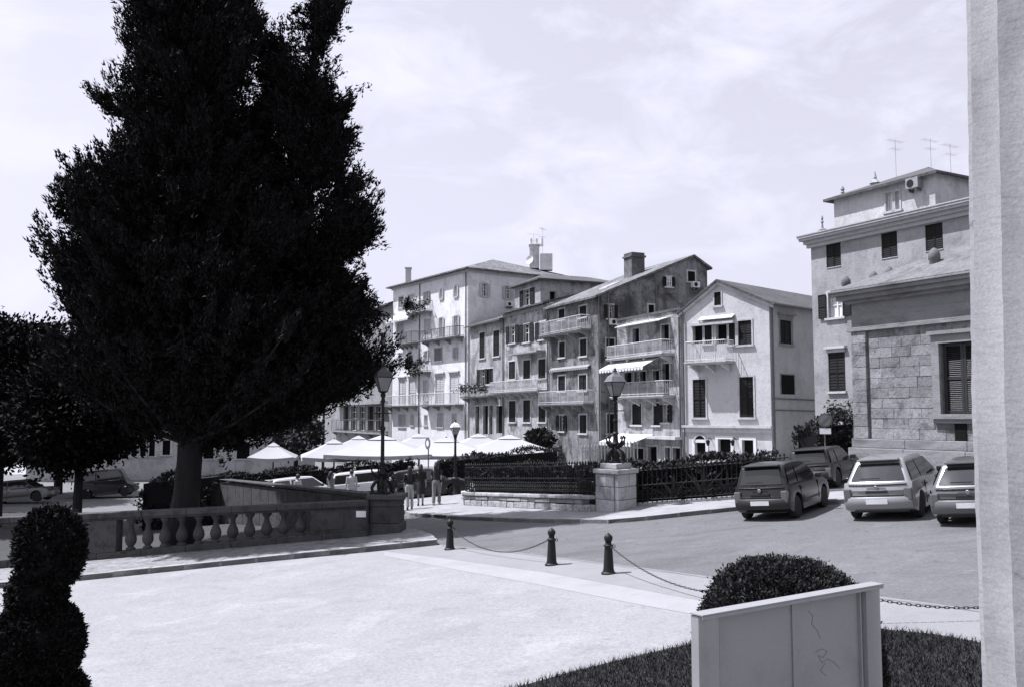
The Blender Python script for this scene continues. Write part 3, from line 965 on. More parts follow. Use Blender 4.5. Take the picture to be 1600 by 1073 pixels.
# ---------------- tall pale house with many pale shutters (far left of the row)
c1 = Vector((-3.7, 76.0)); D1 = Vector((-0.564, 0.826)).normalized()
f = Fac(hit(613, c1, D1), c1)
z0 = gz(-7, 80) - 0.4
zt = f.pix(729, 420)[1]
root = thing('tall_house', f.pt(f.L / 2, z0), 'tall pale five-storey house with pale shutters, farthest left of the row', 'house', 'old houses along the street')
W1 = plaster('pale_plaster', 0.62, 0.78, -0.02)
wins = [('ZA', 'shut', 165, 245, 215, 365, SHUTM), ('ZA', 'shut', 272, 225, 332, 345, SHUTL), ('ZA', 'open', 465, 192, 497, 298, SHUTM),
        ('ZA', 'open', 635, 160, 656, 265, SHUTL), ('ZA', 'open', 797, 122, 820, 242, SHUTL),
        ('ZA', 'shut', 150, 545, 215, 640, SHUTL), ('ZA', 'shut', 455, 500, 520, 625, SHUTL), ('ZA', 'open', 628, 478, 657, 690, SHUTL), ('ZA', 'open', 792, 455, 826, 672, SHUTL),
        ('ZA', 'shut', 165, 870, 215, 990, SHUTL), ('ZA', 'glass', 280, 850, 305, 980, SHUTL), ('ZA', 'open', 463, 845, 487, 950, SHUTL), ('ZA', 'shut', 565, 815, 650, 955, SHUTM), ('ZA', 'open', 790, 810, 813, 925, SHUTL),
        ('ZB', 'shut', 170, 170, 235, 445, SHUTL), ('ZB', 'shut', 280, 160, 350, 445, SHUTL), ('ZB', 'shut', 440, 180, 492, 400, SHUTL), ('ZB', 'shut', 580, 130, 665, 432, SHUTL), ('ZB', 'shut', 740, 115, 830, 428, SHUTL),
        ('ZB', 'shut', 165, 560, 240, 690, SHUTL), ('ZB', 'glass', 303, 560, 332, 672, SHUTL), ('ZB', 'glass', 453, 560, 483, 672, SHUTL), ('ZB', 'shut', 600, 545, 660, 690, SHUTL), ('ZB', 'shut', 765, 550, 805, 682, SHUTL)]
rects = [(k, f.rect(*(ZA if zz == 'ZA' else ZB)(*r4)), sm) for zz, k, *r4, sm in wins]
n = Vector((f.n.x, f.n.y, 0))
rfc = Fac((c1.x, c1.y), ((f.pt(f.L, 0) - n * 12).x, (f.pt(f.L, 0) - n * 12).y))
rw = [('open', rfc.rect(*Z1(548, 200, 570, 262))), ('open', rfc.rect(*Z1(662, 214, 686, 275)))]
b = MB(); house_box(b, f, z0, zt, 12, [r for k, r, s in rects], right_ops=[r for k, r in rw])
b.build('wall', W1, root)
for k, r, s in rects:
    window(root, f, r, k, TRIM, s, fw=0.10, sill=(r[3] - r[1] < 2.0), lintel=(r[3] - r[1] > 2.2))
for k, r in rw:
    window(root, rfc, r, k, TRIM, SHUTL, fw=0.08)
ac_unit(root, rfc, rfc.rect(*Z1(660, 290, 690, 315)))
for zz, r4, dp in (('ZA', (482, 597, 892, 708), 1.0), ('ZA', (205, 640, 385, 762), 0.9), ('ZB', (70, 340, 380, 452), 0.9), ('ZB', (482, 312, 890, 440), 1.0)):
    r = f.rect(*(ZA if zz == 'ZA' else ZB)(*r4))
    balcony(root, f, r, dp, TRIMD, RAILD if zz == 'ZA' else RAILW, step=0.13, brackets=4)
for r4 in ((315, 305, 540, 420), (335, 965, 525, 1080)):
    r = f.rect(*ZA(*r4)); balcony(root, f, r, 0.8, TRIMD, RAILD, 0.14, 2)
    plants_on(root, f, r[0], r[2], r[1] + .5, .75, 40, .25, .7, FOL2); plants_on(root, f, r[0], r[0] + .9, r[3] - .1, .8, 30, .3, .5, FOL)
r = f.rect(*ZA(112, 478, 360, 500)); awning(root, f, (r[0], r[1] - .05, r[2], r[3] + .35), 0.9, CLOTH)
pipe(root, f, f.pix(656, 550)[0], z0, zt - .1); pipe(root, f, f.L - .25, z0, zt - .1)
b = MB(); fbox(b, f, -.12, f.L + .12, zt - .32, zt - .06, 0, .14); fbox(b, rfc, -.12, 12, zt - .32, zt - .06, 0, .14); b.build('cornice', TRIM, root)
ov = .55
A, Bc = f.pt(-ov, zt, ov), f.pt(f.L + ov, zt, ov); C_, Dd = f.pt(f.L + ov, zt, -12 - ov), f.pt(-ov, zt, -12 - ov)
r1, r2 = f.pt(f.L * .5 + 1.5, zt + 2.1, -6), f.pt(3.5, zt + 2.1, -6)
b = MB(); slab(b, [A, Bc, r1, r2], .12); slab(b, [Bc, C_, r1], .12); slab(b, [C_, Dd, r2, r1], .12); slab(b, [Dd, A, r2], .12)
rt = b.build('roof', TILE, root)
p = f.pt(.8, zt + .1, -1.2); chimney(rt, (p.x, p.y, p.z), .25, .25, 1.7, TRIM)
cp = rfc.pix(847, 408)
p = P(845, 410, 83); chimney(rt, (p.x - .6, p.y, p.z), .45, .4, 1.5, W1); chimney(rt, (p.x + .5, p.y - .2, p.z - .2), .55, .45, .9, W1, cap=False)
for k in range(3):
    b = MB(); b.lathe([(.14, 0), (.12, .7)], (p.x - .9 + .5 * k, p.y, p.z + 1.5), 8); b.build('chimney_pot', W1, rt)
# dish
b = MB(); q = P(829, 407, 82); b.lathe([(.05, 0), (.3, .05), (.42, .14), (.42, .16), (.3, .07), (.04, .02)], (0, 0, 0), 12)
dm = b.mesh('satellite_dish', FRAMEW, smooth=60)
o = link('satellite_dish', dm, rt, q - worldloc(rt)); o.rotation_euler = (R(75), 0, R(-40))
antenna(P(834, 400, 82.5), 2.1, 'left one of the two thin aerials above the tall pale house', .3); antenna(P(848, 398, 83), 2.5, 'right one of the two thin aerials above the tall pale house chimney', 1.2)

# ---------------- grey house with two long dark shutters
f = Fac(hit(734, Q0, STREET), hit(788, Q0, STREET))
z0 = gz(-2, 72) - .4
zt = f.pix(760, 505)[1]
root = thing('narrow_house', f.pt(f.L / 2, z0), 'narrow grey house with two long dark shutters and a flowered balcony', 'house', 'old houses along the street')
W2 = plaster('grey_plaster', 0.34, 0.5, 0.02)
L = [('shut', 535, 440, 562, 567), ('shut', 603, 430, 634, 557), ('open', 538, 620, 562, 692), ('shut', 566, 617, 603, 692),
     ('dark', 515, 802, 534, 940), ('dark', 553, 800, 578, 940), ('dark', 583, 798, 601, 940), ('dark', 618, 800, 650, 935)]
rects = [(k, f.rect(*Z1(*r4))) for k, *r4 in L]
b = MB(); house_box(b, f, z0, zt, 9, [r for k, r in rects]); b.build('wall', W2, root)
for k, r in rects:
    window(root, f, r, k, TRIM, SHUT, fw=.09, sill=(r[3] - r[1] < 2.5 and k != 'dark'))
r = f.rect(*Z1(478, 705, 622, 752)); balcony(root, f, r, .9, TRIMD, RAILW, .13, 4); plants_on(root, f, r[0], r[2], r[1] + .55, .9, 45, .2, .3, FOL2); plants_on(root, f, r[0], r[2], r[1] + .75, .95, 14, .2, .2, FOL3)
pipe(root, f, f.L - .1, z0, zt)
b = MB(); slab(b, [f.pt(-.1, zt, .45), f.pt(f.L + .05, zt, .45), f.pt(f.L + .05, zt + 1.7, -4.5), f.pt(-.1, zt + 1.7, -4.5)], .12); slab(b, [f.pt(-.1, zt + 1.7, -4.5), f.pt(f.L + .05, zt + 1.7, -4.5), f.pt(f.L + .05, zt, -9), f.pt(-.1, zt, -9)], .12); b.build('roof', TILED, root)

# ---------------- house with white-railed long balcony and attic storey
f = Fac(hit(788.3, Q0, STREET), hit(858.5, Q0, STREET))
z0 = gz(0, 66) - .4
zt = f.pix(823, 481)[1]
root = thing('balcony_house', f.pt(f.L / 2, z0), 'grey house with long white-railed balcony and set-back attic storey', 'house', 'old houses along the street')
L = [('half', 684, 408, 712, 492), ('half', 752, 398, 784, 487), ('half', 830, 388, 862, 474),
     ('shut', 680, 582, 712, 668), ('shut', 750, 575, 786, 668), ('shut', 825, 570, 862, 665), ('shut', 680, 776, 714, 880), ('shut', 750, 772, 786, 880), ('shut', 826, 770, 862, 880)]
rects = [(k, f.rect(*Z1(*r4))) for k, *r4 in L]
b = MB(); house_box(b, f, z0, zt, 10, [r for k, r in rects]); b.build('wall', plaster('patched_plaster', 0.36, 0.4, 0.02), root)
for k, r in rects:
    window(root, f, r, 'open' if k == 'half' else k, TRIM, SHUT, fw=.10)
r = f.rect(*Z1(626, 676, 874, 728)); balcony(root, f, (r[0] + .2, r[1], r[2] - .1, r[3]), 1.0, TRIM, RAILW, .13, 7, dense=True)
r = f.rect(*Z1(718, 535, 860, 545)); b = MB(); fbox(b, f, r[0], r[2], r[1], r[1] + .12, 0, .7); b.build('canopy', TRIMD, root)
b = MB(); fbox(b, f, 0, f.L, zt - .35, zt - .1, 0, .16); b.build('cornice', TRIMD, root)
pipe(root, f, f.L - .12, z0, zt)
b = MB(); slab(b, [f.pt(-.05, zt, .5), f.pt(f.L + .03, zt, .5), f.pt(f.L + .03, zt + 1.0, -3.2), f.pt(-.05, zt + 1.0, -3.2)], .12); b.build('roof', TILED, root)
# attic storey
sb = 2.6
fa = Fac((f.pt(0, 0, -sb).x, f.pt(0, 0, -sb).y), (f.pt(f.L, 0, -sb).x, f.pt(f.L, 0, -sb).y))
qa = fa.pix(804, 460)[0]; qb = fa.pix(844.5, 460)[0]
fa = Fac((fa.pt(qa, 0).x, fa.pt(qa, 0).y), (fa.pt(qb, 0).x, fa.pt(qb, 0).y))
za = fa.pix(840, 437)[1]
r = fa.rect(*Z1(754, 228, 787, 308))
nn = Vector((fa.n.x, fa.n.y, 0)); e = fa.pt(fa.L, 0)
fr = Fac((e.x, e.y), ((e - nn * 7).x, (e - nn * 7).y))
r2 = fr.rect(*Z2(60, 240, 88, 280))
b = MB(); house_box(b, fa, zt - .3, za, 7, [r], right_ops=[r2]); b.build('attic_wall', plaster('attic_plaster', 0.30, 0.55, 0.0), root)
window(root, fa, r, 'open', TRIM, SHUT, fw=.1); window(root, fr, r2, 'dark', TRIMD, SHUT, fw=.05)
A, Bc, C_, Dd = fa.pt(-.4, za, .4), fa.pt(fa.L + .4, za, .4), fa.pt(fa.L + .4, za, -7.4), fa.pt(-.4, za, -7.4)
m1, m2 = fa.pt(fa.L / 2, za + .8, -1.5), fa.pt(fa.L / 2, za + .8, -5.5)
b = MB(); slab(b, [A, Bc, m1], .12); slab(b, [Bc, C_, m2, m1], .12); slab(b, [C_, Dd, m2], .12); slab(b, [Dd, A, m1, m2], .12); b.build('attic_roof', TILED, root)

# ---------------- dark stained house, eave to the street, gable end to the camera
f = Fac(hit(859, Q0, STREET), hit(939.5, Q0, STREET))
z0 = gz(4, 58) - .4
zt = f.pix(900, 468)[1]
root = thing('stained_house', f.pt(f.L / 2, z0), 'dark stained house with tall gable end, big chimney and long tiled roof', 'house', 'old houses along the street')
WD = plaster('stained_plaster', 0.21, 0.32, 0.04)
L = [('shut', 105, 325, 135, 378), ('shut', 208, 310, 243, 365), ('shut', 107, 487, 136, 562), ('shut', 210, 473, 243, 555), ('shut', 103, 653, 138, 728), ('shut', 205, 648, 243, 725), ('open', 110, 848, 132, 925), ('shut', 208, 845, 243, 935)]
rects = [(k, f.rect(*Z2(*r4))) for k, *r4 in L]
n = Vector((f.n.x, f.n.y, 0)); GD = 8.0
e = f.pt(f.L, 0)
fg = Fac((e.x, e.y), ((e - n * GD).x, (e - n * GD).y))
GL = [('open', 345, 305, 374, 372), ('shut', 338, 470, 378, 552), ('shut', 342, 840, 394, 935)]
grects = [(k, fg.rect(*Z2(*r4))) for k, *r4 in GL]
b = MB(); house_box(b, f, z0, zt, GD, [r for k, r in rects], right_ops=[r for k, r in grects])
ap = 6.9; za = fg.pix(1089, 400)[1]; zb = fg.pix(1107, 415)[1]
for ff in (fg,):
    b.quad(fg.pt(0, zt), fg.pt(GD, zt), fg.pt(GD, zb), fg.pt(ap, za))
off = Vector((f.t.x, f.t.y, 0)) * -f.L
b.quad(*[p + off for p in (fg.pt(0, zt), fg.pt(GD, zt), fg.pt(GD, zb), fg.pt(ap, za))])
b.quad(fg.pt(GD, zt), fg.pt(GD, zb), fg.pt(GD, zb) + off, fg.pt(GD, zt) + off)
b.build('wall', WD, root)
for k, r in rects:
    window(root, f, r, k, TRIM, SHUT, fw=.10)
for k, r in grects:
    window(root, fg, r, k, TRIM, SHUT, fw=.08)
for k, r4 in (('open', (634, 168, 658, 215)), ('shut', (740, 140, 775, 190)), ('dark', (546, 305, 573, 352))):
    window(root, fg, fg.rect(*Z2(*r4)), k, TRIM, SHUT, fw=.10, depth=-0.012)
ac_unit(root, fg, fg.rect(*Z2(752, 193, 786, 222))); ac_unit(root, fg, fg.rect(*Z2(348, 376, 384, 405)))
r = f.rect(*Z2(57, 374, 262, 440)); balcony(root, f, r, .9, TRIMD, RAILW, .13, 4, dense=True)
r = f.rect(*Z2(50, 727, 275, 790)); balcony(root, f, r, .9, TRIMD, RAILW, .13, 5, dense=True)
r = f.rect(*Z2(70, 605, 262, 632)); awning(root, f, (r[0], r[1] + .2, r[2], r[3]), .22, CLOTHG, hem=.7)
pipe(root, f, f.L - .1, z0, zt); pipe(root, fg, fg.pix(1024, 440)[0], zt - 3, zt + 1.2, r=.04); pipe(root, fg, .5, z0, zt)
b = MB()
e0, e1 = fg.pt(-.45, zt - .16), fg.pt(ap, za + .05)
tv = Vector((f.t.x, f.t.y, 0))
slab(b, [e0 + tv * .18, e1 + tv * .18, e1 + off - tv * .1, e0 + off - tv * .1], .13)
e2 = fg.pt(GD + .3, zb - .15)
slab(b, [e1 + tv * .18 + Vector((0, 0, .002)), e2 + tv * .18, e2 + off - tv * .1, e1 + off - tv * .1], .13)
rt = b.build('roof', TILE, root)
p = P(991, 412, 60.5)
b = MB(); T3 = Vector((f.t.x, f.t.y, 0)); N3 = Vector((f.n.x, f.n.y, 0))
b.obox(p + Vector((0, 0, -.45)), T3 * .5, N3 * .5, (0, 0, .8)); b.obox(p + Vector((0, 0, .42)), T3 * .58, N3 * .58, (0, 0, .06)); b.obox(p + Vector((0, 0, .58)), T3 * .5, N3 * .5, (0, 0, .095)); b.build('chimney', plaster('chimney_plaster', .16, .5), rt)
b = MB(); q = fg.pt(2.0, zt + 1.0); nrm = Vector((0, 0, 1)); b.obox(e0.lerp(e1, .35) + off * .35 + Vector((0, 0, .03)), tv * .5, (e1 - e0).normalized() * .6, (0, 0, .03)); b.build('skylight', M('skylight_glass', .5, .1, .1, 1, 0, bump=0), rt)

# ---------------- low gabled front with two balconies and awnings
f = Fac(hit(965, Q0, STREET), hit(1066, Q0, STREET))
z0 = gz(8, 50) - .4
root = thing('balconied_front', f.pt(f.L / 2, z0), 'low flat-topped house front with two white-railed balconies and a scalloped white awning', 'house', 'old houses along the street')
zl, zr = f.pix(966, 500)[1], f.pix(1066, 489)[1]
zt = f.pix(1015, 493)[1]
L = [('dark', 470, 420, 503, 497), ('dark', 612, 402, 650, 486), ('dark', 430, 636, 466, 690), ('glass', 478, 630, 502, 690), ('dark', 506, 630, 536, 690), ('dark', 570, 626, 602, 688), ('dark', 616, 592, 652, 688),
     ('shut', 467, 790, 514, 893), ('shut', 572, 787, 604, 895), ('open', 622, 795, 648, 882), ('dark', 475, 1010, 525, 1075), ('dark', 545, 1000, 590, 1075), ('dark', 630, 1005, 655, 1075), ('dark', 668, 1008, 714, 1075)]
rects = [(k, f.rect(*Z2(*r4))) for k, *r4 in L]
b = MB(); house_box(b, f, z0, zt, 6, [r for k, r in rects])
b.build('wall', plaster('mottled_plaster', 0.36, 0.38, 0.03), root)
for k, r in rects:
    window(root, f, r, k, TRIM, SHUT, fw=.08, sill=(k != 'dark'))
r = f.rect(*Z2(394, 492, 672, 556)); balcony(root, f, (max(.05, r[0]), r[1], r[2], r[3]), .95, TRIM, RAILW, .12, 4, dense=True)
r = f.rect(*Z2(415, 682, 680, 752)); balcony(root, f, r, .95, TRIM, RAILW, .12, 4, dense=True)
r = f.rect(*Z2(430, 386, 655, 412)); awning(root, f, (r[0], r[1] + .15, r[2], r[3] + .05), .7, CLOTH, hem=.25)
r = f.rect(*Z2(392, 575, 620, 625)); awning(root, f, (max(.05, r[0]), r[1] + .1, r[2], r[3] + .15), 1.3, CLOTH)
r = f.rect(*Z2(400, 960, 575, 1000)); awning(root, f, (r[0] + .3, r[1] + .25, r[2], r[3] + .25), 1.5, CLOTH)
r = f.rect(*Z2(572, 950, 716, 964)); b = MB(); fbox(b, f, r[0], f.L - .02, r[1], r[3], 0, .5); b.build('canopy', TRIM, root)
pipe(root, f, f.L - .1, z0, zt)
b = MB(); slab(b, [f.pt(-.06, zt + .12, .08), f.pt(f.L + .05, zt + .12, .08), f.pt(f.L + .05, zt + .12, -6.1), f.pt(-.06, zt + .12, -6.1)], .118); b.build('roof', TILED, root)

# ---------------- white gabled house
DC = Vector((-0.68, 0.733)).normalized()
cC = Vector((12.5, 44.0))
f = Fac(hit(1068.5, cC, DC), cC)
z0 = gz(11, 46) - .4
root = thing('white_house', f.pt(f.L / 2, z0), 'white gabled house with dark shutters, bracketed balcony and tiled roof', 'house', 'old houses along the street')
zt = f.pix(1203, 468)[1]; zl = f.pix(1069, 490)[1]; zt = (zt + zl) / 2
qa, za = f.pix(1122.5, 440)
L = [('dark', 107, 352, 160, 445), ('shut', 163, 350, 204, 445), ('dark', 224, 347, 283, 445), ('shut', 287, 338, 322, 450), ('shut', 336, 328, 405, 450), ('shut', 108, 625, 172, 818), ('shut', 343, 612, 415, 817),
     ('dark', 117, 945, 172, 1020), ('dark', 235, 927, 300, 1020), ('dark', 357, 932, 415, 1020)]
rects = [(k, f.rect(*Z3(*r4))) for k, *r4 in L]
n = Vector((f.n.x, f.n.y, 0))
e = f.pt(f.L, 0)
fs = Fac((e.x, e.y), ((e - n * 11).x, (e - n * 11).y))
rs = fs.rect(*Z3(547, 327, 608, 447)); rs2 = fs.rect(*Z3(552, 602, 620, 700))
b = MB(); house_box(b, f, z0, zt, 11, [r for k, r in rects], right_ops=[rs])
b.quad(f.pt(0, zt), f.pt(f.L, zt), f.pt(qa, za)); b.quad(f.pt(0, zt, -11), f.pt(f.L, zt, -11), f.pt(qa, za, -11))
WC = plaster('white_plaster', 0.45, 0.84, -0.03)
b.build('wall', WC, root)
for k, r in rects:
    gf = r[1] < z0 + 2.2
    window(root, f, r, k, TRIM if not gf else FRAMEW, SHUT, fw=.08 if not gf else .16, sill=(k == 'shut' and not gf), lintel=(r[3] - r[1] > 2.0 and not gf))
window(root, f, f.rect(*Z3(216, 184, 250, 252)), 'shut', TRIM, SHUTM, fw=.06, depth=-.012)
window(root, fs, rs, 'shut', TRIMD, SHUT, fw=.08, lintel=True); window(root, fs, rs2, 'shut', TRIMD, SHUTM, fw=.06, depth=-.012, sill=False)
r = f.rect(*Z3(112, 434, 302, 538)); balcony(root, f, (max(.1, r[0]), r[1], r[2] + .15, r[3]), 1.0, TRIM, RAILW, .11, 3, dense=True)
r = f.rect(*Z3(98, 336, 322, 350)); b = MB(); fbox(b, f, r[0], r[2], r[1], r[3], 0, .25); b.build('lintel', TRIM, root)
r = f.rect(*Z3(148, 310, 320, 328)); awning(root, f, (r[0], r[1] + .08, r[2], r[3] + .08), .3, CLOTH, hem=.15)
z1 = f.pix(1130, 664)[1]
b = MB(); fbox(b, f, -.05, f.L + .08, z1 - .12, z1, 0, .2); fbox(b, f, -.03, f.L + .05, z1 - .36, z1 - .123, 0, .1); b.build('string_course', TRIM, root)
# fanlight arch over the ground-floor door
r = f.rect(*Z3(117, 890, 172, 943)); qm = (r[0] + r[2]) / 2; rad = (r[2] - r[0]) / 2
b = MB(); arc = [f.pt(qm + rad * math.cos(t), r[1] + rad * math.sin(t), .02) for t in [math.pi * k / 10 for k in range(11)]]; b.prism(arc, n * .012); b.build('fanlight', DARKIN, root)
b = MB()
for k in range(10):
    t0, t1 = math.pi * k / 10, math.pi * (k + 1) / 10
    b.prism([f.pt(qm + rad * math.cos(t0), r[1] + rad * math.sin(t0), 0), f.pt(qm + rad * 1.25 * math.cos(t0), r[1] + rad * 1.25 * math.sin(t0), 0), f.pt(qm + rad * 1.25 * math.cos(t1), r[1] + rad * 1.25 * math.sin(t1), 0), f.pt(qm + rad * math.cos(t1), r[1] + rad * math.sin(t1), 0)], n * .06)
b.build('door_arch', TRIM, root)
for u in (200, 325):
    q, z = f.pix(1050 + u / 3.25, 400 + 930 / 3.25)
    b = MB(); b.tube([f.pt(q, z, 0), f.pt(q, z + .12, .22), f.pt(q, z, .3)], .02, 5); b.lathe([(.05, -.3), (.1, -.12), (.11, -.05), (.02, .02)], f.pt(q, z, .3), 8); b.build('wall_lantern', IRON, root)
pipe(root, f, .06, z0, zt, o=.09); pipe(root, fs, .12, z0 + 1, zt - .1, o=.09)
b = MB(); b.tube([fs.pt(.1, fs.pix(1215, 622)[1], .05), fs.pt(6.5, fs.pix(1215, 622)[1] - .05, .05)], .03, 5); b.build('cable', PIPE, root)
zz = fs.pix(1225, 640)[1]; b = MB(); b.tube([fs.pt(.1, zz, .05), fs.pt(6.5, zz - .05, .05)], .025, 5); b.build('cable', PIPE, root)
b = MB(); sl_ = (za - zt) / (f.L - qa); sl2 = (za - zt) / qa
o1 = .28
slab(b, [f.pt(f.L + o1, zt - o1 * sl_ + .1, .2), f.pt(f.L + o1, zt - o1 * sl_ + .1, -11.2), f.pt(qa, za + .1, -11.2), f.pt(qa, za + .1, .2)], .11)
slab(b, [f.pt(qa, za + .102, .2), f.pt(qa, za + .102, -11.2), f.pt(-o1, zt - o1 * sl2 + .1, -11.2), f.pt(-o1, zt - o1 * sl2 + .1, .2)], .11)
b.build('roof', TILED, root)
b = MB(); gq = f.L + o1 + .06; gzz = zt - o1 * sl_ + .02
b.tube([f.pt(gq, gzz, .2), f.pt(gq, gzz, -11.2)], .06, 6); b.build('gutter', PIPE, root)
b = MB()
for (qA, zA), (qB, zB) in (((-o1, zt - o1 * sl2 - .02), (qa, za - .015)), ((qa, za - .015), (f.L + o1, zt - o1 * sl_ - .02))):
    b.prism([f.pt(qA, zA, .02), f.pt(qB, zB, .02), f.pt(qB, zB - .16, .02), f.pt(qA, zA - .16, .02)], n * .1)
b.build('verge_moulding', TRIM, root)

# ---------------- big grey house on the right with cornice and attic
DR = Vector((-0.48, 0.876)).normalized()
aR = Vector((13.95, 42.0))
f = Fac(aR, aR - DR * 16)
z0 = gz(15, 40) - .4
zt = f.pix(1285, 366)[1]
root = thing('corniced_house', f.pt(f.L / 2, z0), 'tall grey house with heavy cornice and attic storey behind the stone building', 'house', 'old houses along the street')
L = [('shut', 152, 415, 220, 528), ('shut', 408, 367, 483, 485), ('shut', 613, 327, 695, 450), ('curtain', 163, 650, 226, 763)]
rects = [(k, f.rect(*Z4(*r4))) for k, *r4 in L] + [('shut', f.rect(*Z3(795, 488, 880, 685)))]
b = MB(); house_box(b, f, z0, zt, 11, [r for k, r in rects]); b.build('wall', plaster('corniced_plaster', 0.28, 0.78, 0.0), root)
for k, r in rects:
    w_ = window(root, f, r, k, TRIM, SHUT, fw=.12 if k == 'curtain' or r[3] < 6 else .0, sill=(r[3] < 9), lintel=(r[3] < 8.5))
    if k == 'curtain':
        W = (r[2] - r[0]) / 2 + .05
        put_leaf(w_, f, r[0] - .1 - W, r[0] - .1, r[1], r[3], .07, SHUT); put_leaf(w_, f, r[2] + .1, r[2] + .1 + W, r[1], r[3], .07, SHUT)
b = MB()
for o, za, zb in ((.14, .55, .38), (.24, .38, .22), (.38, .22, .1), (.44, .1, 0)):
    fbox(b, f, -o, f.L, zt - za, zt - zb - .002, 0, o)
    cL = f.pt(0, 0); 
fbox(b, f, -.46, f.L, zt, zt + .05, -.5, .47)
b.build('cornice', M('cornice_stone', 0.36, 0.9, .15, 2, .12, 30, .3, stain=[(.75, .5, .7, 2)]), root)
zw = rects[0][1][3] + .16; b = MB(); fbox(b, f, .02, f.L, zw, zw + .07, 0, .05); b.build('string_course', TRIMD, root)
b = MB(); slab(b, [f.pt(-.3, zt + .06, .3), f.pt(f.L, zt + .06, .3), f.pt(f.L, zt + .5, -2.4), f.pt(-.3, zt + .5, -2.4)], .1); slab(b, [f.pt(-.3, zt + .5, -2.4), f.pt(f.L, zt + .5, -2.4), f.pt(f.L, zt + .4, -10.9), f.pt(-.3, zt + .4, -10.9)], .1); b.build('roof', TILE, root)
sb = 2.0
q0 = f.pt(0, 0, -sb); q1 = f.pt(f.L, 0, -sb)
fa = Fac((q0.x, q0.y), (q1.x, q1.y))
qa = fa.pix(1303, 320)[0]; qb = fa.pix(1461, 300)[0]
fa = Fac(tuple(fa.pt(qa, 0).xy), tuple(fa.pt(qb, 0).xy))
za = fa.pix(1380, 291)[1]
L = [('curtain', 430, 182, 462, 270), ('curtain', 474, 176, 494, 262)]
rects = [(k, fa.rect(*Z4(*r4))) for k, *r4 in L]
b = MB(); house_box(b, fa, zt, za, 6, [r for k, r in rects]); b.build('attic_wall', plaster('attic_pale_plaster', 0.46, 0.75, 0.0), root)
for k, r in rects: window(root, fa, r, k, TRIM, SHUT, fw=.09)
ac_unit(root, fa, fa.rect(*Z4(545, 118, 603, 168)), TRIMD)
A, Bc, C_, Dd = fa.pt(-.35, za, .35), fa.pt(fa.L + .35, za, .35), fa.pt(fa.L + .35, za, -6.35), fa.pt(-.35, za, -6.35)
m1, m2 = fa.pt(3.0, za + 1.25, -3), fa.pt(fa.L - 2.6, za + 1.25, -3)
b = MB(); slab(b, [A, Bc, m2, m1], .12); slab(b, [Bc, C_, m2], .12); slab(b, [C_, Dd, m1, m2], .12); slab(b, [Dd, A, m1], .12); b.build('attic_roof', TILED, root)
q = fa.pt(1.6, za, -1.0)
b = MB(); b.lathe([(.2, -.3), (.2, .5), (.26, .53), (.18, .62), (.08, .72), (.09, .8), (.02, 1.1)], q, 8); b.build('chimney', W2, root)
q = fa.pt(.2, za, -.4)
b = MB(); b.lathe([(.04, -.2), (.04, .25), (.10, .32), (.06, .4), (.10, .48), (.07, .56), (.02, .64)], q, 8); b.build('finial', TRIMD, root)
q = f.pt(.9, zt + .05, .2)
b = MB(); b.lathe([(.2, -.1), (.2, .1), (.06, .16), (.035, .4), (.08, .46), (.035, .52), (.06, .62), (.02, .75)], q, 8); b.build('finial', TRIMD, root)
for u, v, yy, lb in ((1400, 262, 50, 'thin aerial left of the attic roof on the corniced house'), (1455, 262, 49, 'thin aerial above the middle of the corniced house attic'), (1486, 272, 47, 'thin aerial beside the column edge above the corniced house')):
    antenna(P(u, v, yy), 1.6, lb, .5)
# window boxes with plants low on the wall
r = f.rect(1300, 633, 1336, 662); b = MB(); fbox(b, f, r[0], r[2], r[1] - .05, r[1] + .2, 0, .3); b.build('window_box', TRIM, root); plants_on(root, f, r[0], r[2], r[1] + .45, .25, 50, .16, .4)

# ---------------- stone building behind the parked cars
aS = Vector((12.45, 33.0))
f = Fac(aS, aS - DR * 9.5)
z0 = gz(13.5, 31) - .3
root = thing('stone_building', f.pt(f.L / 2, z0), 'low classical stone building with ashlar wall and louvred window behind the parked cars', 'building')
ASH = M('ashlar_stone', 0.20, 0.92, .22, 1.4, .25, 16, .6, 10, stain=[(.55, .5, .64, 1.8), (.7, .52, .66, 6), (.45, .62, .67, 4)], island=.22)
SMO = M('moulded_stone', 0.20, 0.9, .15, 1.2, .16, 25, .4, 10, stain=[(.55, .48, .68, 1.2, (.6, .6, 2))])
SMD = M('soot_stone', 0.13, 0.9, .3, 1.0, .16, 25, .4, 10, stain=[(.5, .48, .68, 1.0)])
def vz(v, u=1338): return f.pix(u, v)[1]
zc, zcb, zf, zar, zb1, zb2 = vz(455), vz(470), vz(492), vz(515), vz(684), vz(698)
wr = f.rect(*ZD(541, 488, 672, 840))
wr = (wr[0], wr[1], wr[0] + 1.45, wr[3])
b = MB()
wall_with(b, f, 0, f.L, z0, zc - .05, [wr], .35)
nS = Vector((f.n.x, f.n.y, 0)); d5 = 4.2
for q in (0, f.L):
    b.quad(f.pt(q, z0), f.pt(q, zc - .05), f.pt(q, zc - .05, -d5), f.pt(q, z0, -d5))
b.quad(f.pt(0, z0, -d5), f.pt(f.L, z0, -d5), f.pt(f.L, zc - .05, -d5), f.pt(0, zc - .05, -d5))
b.build('wall', SMD, root)
# pilaster stones at the corner
qp0, qp1 = 0.0, f.pix(1357, 600)[0]
nC = 9
for k in range(nC):
    za, zb = zb1 + (zar - .1 - zb1) * k / nC, zb1 + (zar - .1 - zb1) * (k + 1) / nC
    b = MB(); fbox(b, f, -.05, qp1, za + .006, zb - .006, -.02, .10 + random.uniform(0, .012)); b.build('stone_block', ASH, root, bevel=.012)
